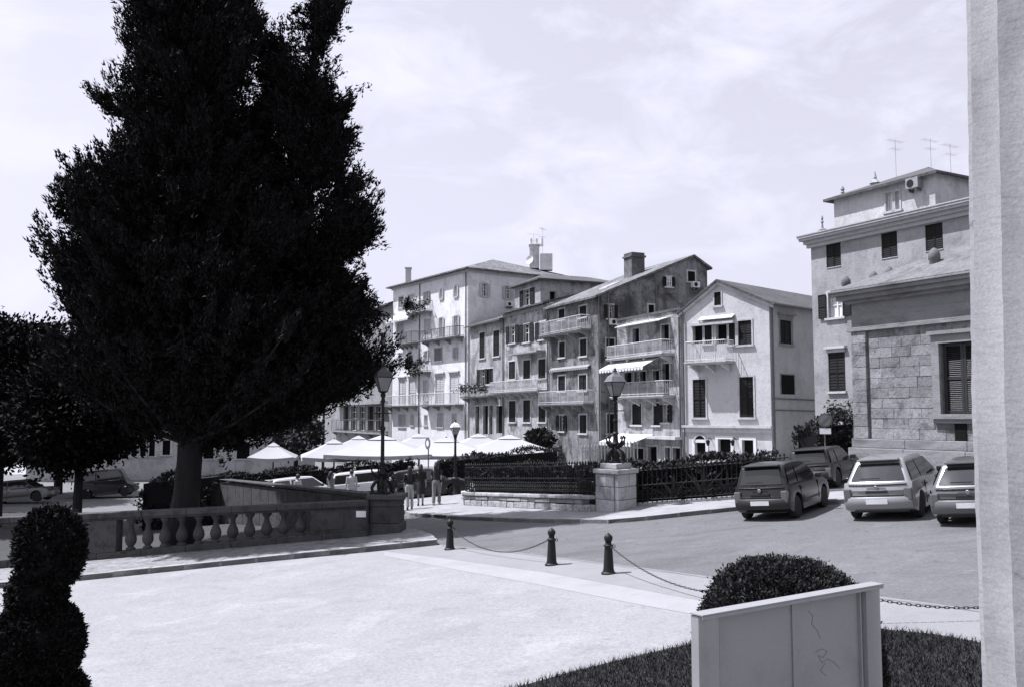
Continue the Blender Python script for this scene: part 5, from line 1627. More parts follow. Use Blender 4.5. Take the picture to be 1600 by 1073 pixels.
b = MB(); b.lathe([(.47, 0), (.56, .1), (.6, .16)], (ccx, ccy, zhi), 32); b.box(ccx - .64, ccy - .64, zhi + .162, ccx + .64, ccy + .64, zhi + .34); b.build('capital', COLM, root, smooth=40)

# ------------------------------------------------------------------ metal information board seen from behind
PM = M('painted_metal', .23, .55, .08, 1.5, .05, 60, .05, 30, stain=[(.85, .52, .7, 2.0)])
YL = 4.6
A3 = P(1091, 961, YL)
ar, br = ray(1372, 912)
YR = (A3.z - CZ) / br
B3 = Vector((ar * YR, YR, A3.z))
f = Fac((A3.x, A3.y), (B3.x, B3.y))
zt = A3.z; zg = min(gz(A3.x, A3.y), gz(B3.x, B3.y)); zb = zg - .05
root = thing('information_board', f.pt(f.L / 2, zg), 'grey painted metal information board seen from behind, at bottom right', 'board')
L = f.L
b = MB(); fbox(b, f, .02, L / 2 - .004, zb + .25, zt - .02, -.045, -.025); b.build('panel', PM, root)
b = MB(); fbox(b, f, L / 2 + .004, L - .02, zb + .25, zt - .02, -.045, -.025); b.build('panel', PM, root)
b = MB(); fbox(b, f, L / 2 - .012, L / 2 + .012, zb + .25, zt - .03, -.025, -.017); b.build('seam_strip', PM, root)
for q, sgn in ((0, 1), (L, -1)):
    b = MB()
    prof = [(-.0, -.05), (-.0, .0), (.02, .022), (.055, .03), (.10, .026), (.135, .010), (.14, -.024), (.152, -.024), (.156, -.008), (.168, -.008), (.172, -.024), (.172, -.05)]
    lo = [f.pt(q + sgn * a, zb, o) for a, o in prof]
    b.prism(lo, Vector((0, 0, zt - .005 - zb))); b.build('post', PM, root, smooth=35)
b = MB(); fbox(b, f, -.006, L + .006, zt, zt + .008, -.052, .034); fbox(b, f, -.005, L + .005, zt - .018, zt - .001, .029, .033); b.build('top_rail', PM, root, bevel=.003)
# scratched scribbles
b = MB()
def scr(uvs):
    path = []
    for u, v in uvs:
        q, z = f.pix(u, v); path.append(f.pt(q, z, -.024))
    b.tube(path, .0015, 4)
scr([(1268, 955), (1276, 962), (1274, 975), (1282, 985), (1288, 998)]); scr([(1280, 1020), (1290, 1014), (1298, 1018), (1292, 1028), (1284, 1024), (1290, 1036), (1300, 1030), (1310, 1036), (1318, 1045)]); scr([(1296, 1036), (1288, 1048), (1296, 1056)])
b.build('scribble', M('scribble_ink', .17, .7), root)

# ------------------------------------------------------------------ bollards and chains
BH = .80
def bollard_parts(root):
    b = MB(); b.lathe([(.150, 0), (.150, .035), (.118, .06), (.105, .12), (.088, .40), (.078, .54), (.098, .555), (.098, .58), (.066, .60), (.060, .645)], n=18); b.build('post', IRON, root, org=(0, 0, 0), smooth=35)
    b = MB(); b.lathe([(.045, .645), (.07, .655)] + [(.088 * math.sin(a), .718 - .088 * math.cos(a)) for a in [math.pi * k / 12 for k in range(2, 11)]] + [(.03, .806), (.018, .82), (.004, .826)], n=18); b.build('ball', IRON, root, org=(0, 0, 0), smooth=60)
    b = MB(); b.tube([Vector((.11 + .028 * math.cos(t), 0, .56 + .028 * math.sin(t))) for t in [k * math.pi / 4 for k in range(9)]], .008, 5); b.build('chain_eye', IRON, root, org=(0, 0, 0))
pb = [(703, 858.5), (862, 883), (951, 896.5)]
spots = [G(*p) for p in pb] + [Vector((4.0, 13.0, gz(4.0, 13.0)))]
lab = ['small dark ball-topped bollard by the end of the left kerb', 'dark ball-topped bollard in the middle, chained to the left one', 'dark ball-topped bollard nearest the bush, with a chain running right', 'dark ball-topped bollard hidden behind the dome bush']
b0 = thing('bollard', spots[0], lab[0], 'bollard', 'chained bollards along the road'); bollard_parts(b0)
lab.append('dark ball-topped bollard beyond the column at the right end of the chain')
for p, l in zip(spots[1:] + [Vector((8.2, 11.8, gz(8.2, 11.8)))], lab[1:]):
    o = copy_tree(b0); o.location = p; o['label'] = l
def chain(a, c, sag, label, n=70):
    a, c = Vector(a), Vector(c)
    pts = [a.lerp(c, t) + Vector((0, 0, -4 * sag * t * (1 - t))) for t in [k / n for k in range(n + 1)]]
    b = MB()
    for k in range(n):
        p, q = pts[k], pts[k + 1]
        d = (q - p); ln = d.length; d.normalize()
        sd = d.cross(Vector((0, 0, 1))).normalized(); up = sd.cross(d).normalized()
        x = sd if k % 2 else up
        m = (p + q) / 2
        ring = [m + d * ln * .72 * math.cos(t) + x * .015 * math.sin(t) for t in [j * math.pi / 4 for j in range(9)]]
        b.tube(ring, .0055, 4, cap=False)
    return b
def top_at(p, h=.56): return Vector((p.x, p.y, p.z + h))
for a, c, sg, lb in ((spots[0], spots[1], .42, 'iron chain sagging between the left and middle bollards'), (spots[2], spots[3], .42, 'iron chain sagging right from the bollard nearest the bush'), (spots[3] + Vector((0, 0, .1)), Vector((8.2, 11.8, gz(8.2, 11.8))), .42, 'iron chain crossing the pavement behind the information board, right of the bush')):
    dirv = (c - a).normalized() * .11
    b = chain(top_at(a) + dirv, top_at(c) - dirv, sg, lb)
    o = b.build('chain', IRON, loc=top_at(a)); tag(o, lb, 'chain', 'iron chains between the bollards')
# ------------------------------------------------------------------ white parasols of the cafe
PARA = M('parasol_cloth', .33, .9, .05, .8, .05, 30, .1, 6)
POLE = M('parasol_pole', .12, .6, .2, 3, .05)
def parasol(u, vh, vp, hwpx, Y, rot, label, dark=False):
    c = P(u, vh, Y); zh = c.z; zp = P(u, vp, Y).z
    hw = hwpx / (F / Y) / 1.08
    g0 = gz(c.x, Y) + .0
    root = thing('cafe_parasol', (c.x, Y, g0), label, 'parasol', 'white cafe parasols')
    def cor(r, z, k):
        a = rot + math.pi / 4 + k * math.pi / 2
        return Vector((c.x + r * math.cos(a) * 1.3, Y + r * math.sin(a) * 1.3, z))
    # canopy: four panels with a slight sag, subdivided
    b = MB(); n = 8
    for k in range(4):
        grid = []
        for i in range(n + 1):
            t = i / n
            row = []
            for j in range(n + 1):
                s_ = j / n
                r = hw * (.12 + .88 * t)
                p = cor(r, 0, k).lerp(cor(r, 0, k + 1), s_)
                z = zp + (zh - zp) * t - .04 * (zp - zh) * math.sin(math.pi * t) - .10 * t * math.sin(math.pi * s_)
                row.append(Vector((p.x, p.y, z)))
            grid.append(row)
        vs = [p for r_ in grid for p in r_]
        fs = [(i * (n + 1) + j, i * (n + 1) + j + 1, (i + 1) * (n + 1) + j + 1, (i + 1) * (n + 1) + j) for i in range(n) for j in range(n)]
        b.add(vs, fs)
        hem = grid[-1]
        b.add(hem + [p - Vector((0, 0, .20 + .02 * math.sin(4 * i))) for i, p in enumerate(hem)], [(i, i + 1, i + n + 2, i + n + 1) for i in range(n)])
    b.build('canopy', PARA, root, fix=False)
    b = MB(); r0 = hw * .26
    vs = [cor(r0, zp - .02 - .10 * (zp - zh), k) for k in range(4)] + [Vector((c.x, Y, zp + .16))]
    b.add(vs, [(0, 1, 4), (1, 2, 4), (2, 3, 4), (3, 0, 4)]); b.build('vent_cap', PARA, root)
    b = MB(); b.tube([(c.x, Y, g0), (c.x, Y, zp + .2)], .05, 8); b.build('pole', POLE, root)
    b = MB(); b.box(c.x - .45, Y - .45, g0, c.x + .45, Y + .45, g0 + .12); b.build('base', POLE, root)
    for k in range(4):
        b = MB(); b.tube([Vector((c.x, Y, zp - .05)), cor(hw * .97, zh - .03, k)], .02, 5); b.build('rib', POLE, root)
parasol(427, 712, 694, 40, 58, .12, 'leftmost white parasol, low and separate from the others')
parasol(522, 711, 689, 58, 55, .25, 'white parasol with drooping flap left of the tall lamp')
parasol(597, 706, 683, 92, 52, .05, 'wide white parasol directly behind the tall left lamp')
parasol(697, 706, 687, 88, 53.5, .03, 'wide white parasol behind the slim lamp and round sign')
parasol(796, 703, 682, 80, 55, .06, 'rightmost wide white parasol below the long balcony')
parasol(655, 699, 680, 58, 60, .2, 'white parasol in the back row between the tall and slim lamps')
parasol(748, 698, 680, 58, 61, .2, 'white parasol in the back row right of the slim lamp')
parasol(560, 700, 683, 50, 62, .2, 'white parasol in the back row left of the tall lamp')
# tables and chairs in their shade
CHM = M('chair_wood', .05, .7, .2, 4, .1)
def cafe_chair(loc, rz, label):
    root = thing('cafe_chair', loc, label, 'chair', 'cafe chairs in the parasol shade')
    root.rotation_euler.z = rz
    for x in (-.2, .2):
        for y in (-.2, .2):
            b = MB(); b.tube([(x, y, 0), (x * .95, y * .95, .45)], .02, 5); b.build('leg', CHM, root, org=(0, 0, 0))
    b = MB(); b.box(-.22, -.22, .45, .22, .22, .49); b.build('seat', CHM, root, org=(0, 0, 0), bevel=.01)
    b = MB(); b.box(-.22, .19, .49, -.18, .23, .9); b.box(.18, .19, .49, .22, .23, .9)
    for z in (.6, .72, .84): b.box(-.18, .195, z, .18, .225, z + .07)
    b.build('backrest', CHM, root, org=(0, 0, 0))
    return root
def cafe_table(loc, label):
    root = thing('cafe_table', loc, label, 'table', 'cafe tables in the parasol shade')
    b = MB(); b.lathe([(.4, .72), (.42, .735), (.4, .75)], n=16); b.build('table_top', PARA, root, org=(0, 0, 0))
    b = MB(); b.lathe([(.25, 0), (.22, .04), (.04, .08), (.035, .72)], n=10); b.build('leg', CHM, root, org=(0, 0, 0))
k = 0
names = ['under the rightmost wide parasol', 'under the parasol behind the slim lamp', 'under the parasol behind the tall lamp']
for u, Y, nm in ((790, 54.6, names[0]), (690, 53.0, names[1]), (560, 51.8, names[2])):
    p = P(u, 700, Y); x, y = p.x, p.y
    cafe_table((x, y, gz(x, y)), 'small round white cafe table ' + nm)
    for j, (sd, a) in enumerate((('left', math.pi / 2), ('right', -math.pi / 2))):
        xx = x + (-.75 if j == 0 else .75)
        cafe_chair((xx, y, gz(xx, y)), a, 'dark cafe chair on the %s of the table %s' % (sd, nm))

# ------------------------------------------------------------------ cars
TYRE = M('tyre_rubber', .012, .85, .2, 4, .1)
RIM = M('wheel_rim', .22, .4, .15, 4, .05, metal=.5)
CGL = M('car_glass', .018, .06, .2, 2, 0, bump=0, spec=.8)
PLATE = M('number_plate', .6, .5, .1, 4, .05)
LAMP = M('tail_lamp', .10, .15, .2, 6, 0, bump=0, spec=.8)
BLK = M('black_trim', .014, .5, .2, 4, .1)
def xsec(name, poly, W2, m, root, bevel=0, taper=None, warp=None, segs=4, minz=.5, rows=9):
    """loft a side profile (x,z) across the width in several rows, round the side edges, then taper and warp"""
    bm = bmesh.new()
    ys = [W2 * (2 * k / (rows - 1) - 1) for k in range(rows)]
    rr_ = [[bm.verts.new((x, y, z)) for x, z in poly] for y in ys]
    n = len(poly)
    fa = bm.faces.new(rr_[0]); fb = bm.faces.new(list(reversed(rr_[-1])))
    for a_, c_ in zip(rr_[:-1], rr_[1:]):
        for i in range(n):
            bm.faces.new([a_[i], c_[i], c_[(i + 1) % n], a_[(i + 1) % n]])
    bmesh.ops.recalc_face_normals(bm, faces=bm.faces)
    if bevel:
        es = [e for e in list(fa.edges) + list(fb.edges) if max(v.co.z for v in e.verts) > minz]
        bmesh.ops.bevel(bm, geom=es, offset=bevel, segments=segs, profile=.6, affect='EDGES', clamp_overlap=True)
    for v in bm.verts:
        if taper: v.co.y *= taper(v.co.x, v.co.z)
        if warp: v.co = warp(v.co)
    me = bpy.data.meshes.new(name); bm.to_mesh(me); bm.free(); me.materials.append(m); smooth_mesh(me, 42)
    return link(name, me, root)
def car(loc, heading, L, W, H, paint, label, style='hatch', rear_dark=False, tilt=True, roofm=None):
    root = thing('parked_car', loc, label, 'car', 'parked cars')
    q = Quaternion((0, 0, 1), heading)
    if tilt:
        q = Vector((0, 0, 1)).rotation_difference(GN) @ q
    root.rotation_mode = 'QUATERNION'
    root.rotation_quaternion = q
    Z0 = (0, 0, 0)
    wr = .30; ar = .37; wb = L * .62
    xr, xf = -wb / 2 - (.02 if style != 'sedan' else .05), wb / 2 - .02
    r_, f_ = -L / 2, L / 2
    belt = H * .615
    def arch(cx):
        return [(cx + ar * math.cos(a), .30 + ar * math.sin(a)) for a in [math.pi - math.pi * k / 10 for k in range(11)]]
    low = .20
    prof = [(r_ + .04, low + .08), (xr - ar - .01, low)] + [p for p in arch(xr) if p[1] > low] + [(xr + ar + .01, low), (xf - ar - .01, low)] + [p for p in arch(xf) if p[1] > low] + [(xf + ar + .01, low), (f_ - .10, low + .05), (f_, .42), (f_ - .02, .62), (f_ - .18, .74), (f_ - .45, .82)]
    hood = .95 if style != 'van' else .62
    prof += [(f_ - hood, belt - .03)]
    if style == 'sedan':
        prof += [(r_ + .75, belt + .02), (r_ + .12, belt - .02), (r_ + .02, belt - .16)]
    else:
        prof += [(r_ + .10, belt + .01), (r_ + .035, belt - .10)]
    if style == 'round':
        prof += [(r_ + .0, belt - .2), (r_ - .02, .74)]
    prof += [(r_ + .005, .66), (r_ - .03, .58), (r_ - .04, .40)]
    def tp(x, z):
        e = 1.0
        t = (x - r_) / L
        e -= .07 * max(0, (t - .8) / .2) ** 2 + .045 * max(0, (.12 - t) / .12) ** 2
        e -= .035 * max(0, (z - .62) / .3)
        e -= .03 * max(0, (.45 - z) / .25)
        return e
    W2 = W / 2
    def warp(p):
        k = max(0, 1 - (p.x - r_) / .7); kf = max(0, 1 - (f_ - p.x) / .8)
        p.x += (.13 * k - .20 * kf) * (abs(p.y) / W2) ** 2.6
        return p
    xsec('body', prof, W2, paint, root, .12 if style == 'round' else .08, tp, warp, segs=5)
    # cabin
    if style == 'sedan':
        xb0, xb1, xt0, xt1 = r_ + .55, f_ - hood, r_ + 1.15, f_ - hood - .75
    elif style == 'van':
        xb0, xb1, xt0, xt1 = r_ + .06, f_ - hood, r_ + .16, f_ - hood - .42
    elif style == 'round':
        xb0, xb1, xt0, xt1 = r_ + .10, f_ - hood + .15, r_ + .52, f_ - hood - .72
    else:
        xb0, xb1, xt0, xt1 = r_ + .07, f_ - hood, r_ + .30, f_ - hood - .72
    zb, zt = belt - .03, H
    yb, yt = W / 2 * .93 - .02, W / 2 * .93 - (.16 if W < 1.6 else .25)
    xm = (xt0 + xt1) / 2
    cprof = [(xb0, zb), (xb1, zb), (xt1 + .10, zt - .10), (xt1, zt - .04), (xt1 - .25, zt - .012), (xm, zt), (xt0 + .25, zt - .018), (xt0 + .04, zt - .055), (xt0 - .02, zt - .12)]
    def ctp(x, z): return 1 - (1 - yt / yb) * max(0, (z - zb) / (zt - zb)) ** 1.25
    cab = xsec('cabin', cprof, yb, roofm or paint, root, .10 if style == 'round' else .06, ctp, warp, minz=zb + .05, segs=5)
    def patch(name, p0, p1, p2, p3, m=CGL, inset=(.06, .06, .06, .06), lift=.008, parent=cab):
        """quad p0 p1 (bottom) p2 p3 (top), inset left,right,bottom,top"""
        p0, p1, p2, p3 = map(Vector, (p0, p1, p2, p3))
        def at(s, t): return p0.lerp(p1, s).lerp(p3.lerp(p2, s), t)
        w_ = (p1 - p0).length; h_ = (p3 - p0).length
        s0, s1, t0, t1 = inset[0] / w_, 1 - inset[1] / w_, inset[2] / h_, 1 - inset[3] / h_
        nrm = (p1 - p0).cross(p3 - p0).normalized()
        c = [at(s0, t0), at(s1, t0), at(s1, t1), at(s0, t1)]
        b = MB(); b.add([p + nrm * lift for p in c] + [p - nrm * .01 for p in c], [(0, 1, 2, 3), (7, 6, 5, 4), (0, 4, 5, 1), (1, 5, 6, 2), (2, 6, 7, 3), (3, 7, 4, 0)])
        return b.build(name, m, parent, org=Z0, bevel=.004)
    def glass(name, x0, x1, in_y, t0, t1, lift):
        """curved pane following the cabin's end between belt and roof"""
        b = MB(); nx, nt_ = 9, 4
        for off in (lift, -.012):
            vs = []
            for i in range(nt_ + 1):
                t = t0 + (t1 - t0) * i / nt_
                z = zb + (zt - .10 - zb) * t
                x = x0 + (x1 - x0) * t
                y_ = yb * ctp(x, z) - in_y
                for j in range(nx + 1):
                    y = y_ * (2 * j / nx - 1)
                    p = warp(Vector((x, y, z))); p.x += off * (-1 if x0 < 0 else 1)
                    vs.append(p)
            b.add(vs, [(i * (nx + 1) + j, i * (nx + 1) + j + 1, (i + 1) * (nx + 1) + j + 1, (i + 1) * (nx + 1) + j) for i in range(nt_) for j in range(nx)])
        return b.build(name, CGL, cab, org=Z0, smooth=60, fix=False)
    glass('rear_window', xb0, xt0 - .02, .12, .16, .93, .014)
    glass('windscreen', xb1, xt1 + .10, .09, .08, .95, .014)
    for sg in (-1, 1):
        def sp(x, z):
            t = (z - zb) / (zt - zb)
            return Vector((x, sg * (yb + (yt - yb) * t), z))
        z0_, z1_ = zb + .06, zt - .12
        def xl(z): return xb0 + (xt0 - xb0) * (z - zb) / (zt - zb)
        def xr_(z): return xb1 + (xt1 - xb1) * (z - zb) / (zt - zb)
        xc = xm - .12
        for x00, x01, x10, x11 in ((xl(z0_) + .12, xc - .04, xl(z1_) + .10, xc - .04), (xc + .04, xr_(z0_) - .10, xc + .04, xr_(z1_) - .08)):
            b = MB()
            for off in (.014, -.012):
                vs = []
                for i in range(5):
                    t = i / 4; z = z0_ + (z1_ - z0_) * t
                    xa_, xb_ = x00 + (x10 - x00) * t, x01 + (x11 - x01) * t
                    for j in range(5):
                        x = xa_ + (xb_ - xa_) * j / 4
                        q_ = warp(Vector((x, sg * yb * ctp(x, z), z))); q_.y += sg * off
                        vs.append(q_)
                b.add(vs, [(i * 5 + j, i * 5 + j + 1, (i + 1) * 5 + j + 1, (i + 1) * 5 + j) for i in range(4) for j in range(4)])
            b.build('side_window', CGL, cab, org=Z0, smooth=60, fix=False)
        # door seams, handle, mirror, sill strip
        yS = sg * (W / 2 - .012)
        b = MB(); b.box(xc - .006, yS - .016, low + .10, xc + .006, yS + .016, belt - .07); b.box(xf - ar - .14, yS - .016, low + .15, xf - ar - .128, yS + .016, belt - .07); b.build('door_seam', BLK, root, org=Z0)
        b = MB(); b.box(xc + .05, yS - .012, belt - .17, xc + .24, yS + .022, belt - .135); b.build('door_handle', BLK, root, org=Z0, bevel=.008)
        b = MB(); b.obox((xb1 - .28, sg * (W / 2 + .05), belt + .06), (.06, 0, 0), (0, .09, 0), (0, 0, .065)); b.build('wing_mirror', BLK, root, org=Z0, bevel=.02)
        b = MB(); b.box(xr + ar + .05, yS - .014, .40, xf - ar - .05, yS + .016, .47); b.build('rubbing_strip', BLK, root, org=Z0, bevel=.008)
        # lamps
        tl = .30 if style != 'sedan' else .14
        b = MB(); b.obox((r_ + .10, sg * (W / 2 * .955 - .105), belt - .12 - tl / 2), (.085, 0, 0), (0, .09, 0), (0, 0, tl / 2)); b.build('tail_lamp', LAMP, root, org=Z0, bevel=.03)
        b = MB(); b.obox((f_ - .13, sg * (W / 2 * .90 - .20), .66), (.12, 0, 0), (0, .15, 0), (0, 0, .07)); b.build('headlamp', CGL, root, org=Z0, bevel=.03)
    # bumpers, plate, wiper, handle
    bp = paint if rear_dark is False else BLK
    xsec('rear_bumper', [(r_ + .10, .30), (r_ + .10, .61), (r_ - .03, .60), (r_ - .075, .55), (r_ - .08, .42), (r_ - .03, .31)], W / 2 * .955, bp, root, .04, None, warp, minz=0)
    xsec('bumper_strip', [(r_, .612), (r_, .632), (r_ - .045, .628), (r_ - .045, .612)], W / 2 * .92, BLK, root, 0, None, warp)
    xsec('front_bumper', [(f_ - .12, .28), (f_ - .12, .56), (f_ + .02, .54), (f_ + .05, .46), (f_ + .04, .34), (f_ - .02, .29)], W / 2 * .93, bp, root, .04, None, warp, minz=0)
    b = MB(); b.obox((r_ - .086, .0, .48), (.008, 0, 0), (0, .25, 0), (0, 0, .055)); b.build('number_plate', PLATE, root, org=Z0)
    b = MB(); b.obox((r_ + .015, 0, belt - .20), (.03, 0, 0), (0, .26, 0), (0, 0, .035)); b.build('tailgate_handle', BLK, root, org=Z0, bevel=.01)
    xsec('tailgate_seam', [(r_ + .03, belt - .045), (r_ + .03, belt - .03), (r_ + .09, belt - .025), (r_ + .09, belt - .05)], W / 2 * .80, BLK, root, 0, None, warp)
    b = MB(); b.lathe([(.045, 0), (.05, .008), (.04, .016)], n=14)
    eo = link('emblem', b.mesh('emblem', RIM), root, (r_ - .012, 0, belt - .10)); eo.rotation_euler = (0, -math.pi / 2, 0)
    b = MB(); b.obox((r_ - .02, .1, belt + .12), (.012, 0, 0), (0, .22, 0), (0, 0, .01)); b.build('rear_wiper', BLK, root, org=Z0)
    b = MB(); b.obox((xt0 - .05, 0, H - .035), (.10, 0, 0), (0, yt * .9, 0), (0, 0, .018)); b.build('spoiler', BLK if rear_dark else paint, root, org=Z0, bevel=.01)
    b = MB(); b.obox((0, 0, .26), (L / 2 - .25, 0, 0), (0, W / 2 - .2, 0), (0, 0, .07)); b.build('underbody', BLK, root, org=Z0)
    # wheels
    tm = MB(); tm.lathe([(.17, -.09), (.26, -.095), (.295, -.07), (.30, 0), (.295, .07), (.26, .095), (.17, .09)], n=24)
    rm = MB(); rm.lathe([(.02, .05), (.06, .075), (.07, .05), (.16, .06), (.185, .088), (.19, .05), (.19, -.05), (.02, -.05)], n=20)
    for k in range(5):
        a = k * 2 * math.pi / 5
        rm.obox((.11 * math.cos(a), .11 * math.sin(a), .068), Vector((math.cos(a), math.sin(a), 0)) * .06, Vector((-math.sin(a), math.cos(a), 0)) * .022, (0, 0, .012))
    tme = tm.mesh('tyre', TYRE, smooth=40); rme = rm.mesh('rim', RIM, smooth=40)
    for x in (xr, xf):
        for sg in (-1, 1):
            o = link('wheel', tme, root, (x, sg * (W / 2 - .12), .30)); o.rotation_euler = (-sg * math.pi / 2, 0, 0)
            link('rim', rme, o)
    return root
def paint(name, v, rough=.25, metal=.0):
    m = M(name, v, rough, .05, 1, .03, 40, 0.0, spec=.35, metal=metal)
    m.node_tree.nodes['Principled BSDF'].inputs['Coat Weight'].default_value = .12 if v < .1 else .6
    m.node_tree.nodes['Principled BSDF'].inputs['Coat Roughness'].default_value = .05
    return m
PD1, PD2, PD3, PD4, PD5 = paint('dark_car_paint', .014), paint('silver_car_paint', .24, .3, .3), paint('grey_car_paint', .12, .28, .3), paint('white_car_paint', .6), paint('black_car_paint', .012)
hd = math.atan2(.80, .60); HV = Vector((math.cos(hd), math.sin(hd)))
RTV = Vector((HV.y, -HV.x))
def by_wheel(u, v, L, W, right):
    """car centre from where a rear tyre meets the road in the photo"""
    p = G(u, v); xr = L * .62 / 2 + .02
    c = Vector((p.x, p.y)) + HV * xr + RTV * ((W / 2 - .12) * (-1 if right else 1))
    return (c.x, c.y, gz(c.x, c.y) + .012)
car(by_wheel(1244, 809, 3.5, 1.56, True), hd, 3.5, 1.56, 1.46, PD1, 'dark boxy hatchback parked nearest the pedestal', style='hatch', rear_dark=True)
car(by_wheel(1340, 809, 3.85, 1.70, False), hd, 3.85, 1.70, 1.48, PD2, 'silver hatchback with dark roof spoiler, middle of three at right', style='round', rear_dark=False, roofm=None)
car(by_wheel(1474, 817, 3.9, 1.70, False), hd, 3.9, 1.70, 1.40, PD3, 'grey hatchback half hidden by the fluted column', style='round')
p = P(1291, 720, 31.0); car((p.x, p.y, gz(p.x, p.y) + .14), hd, 3.4, 1.56, 1.30, PD1, 'small dark car whose roof shows between the dark and silver hatchbacks', rear_dark=True)
def far_car(u, Y, heading, L, W, H, pm, label, style='hatch'):
    x = P(u, 700, Y).x
    car((x, Y, gz(x, Y) + .012), heading, L, W, H, pm, label, style)
far_car(35, 56, .08, 4.3, 1.7, 1.42, PD3, 'pale sedan in tree shade at the far left edge', 'sedan')
far_car(172, 60, .25, 3.7, 1.75, 1.82, PD5, 'black boxy van left of the big tree trunk', 'van')
far_car(478, 46.5, .5, 3.9, 1.7, 1.48, PD4, 'white car left of the people behind the parapet')
far_car(583, 46.5, .15, 4.2, 1.7, 1.48, PD4, 'white car left of the tall lamp behind the parapet')
far_car(672, 43.2, .1, 3.8, 1.65, 1.42, PD1, 'dark car just beyond the three walkers')
far_car(350, 46, .3, 4.0, 1.7, 1.46, PD3, 'grey car in shade right of the big tree trunk')

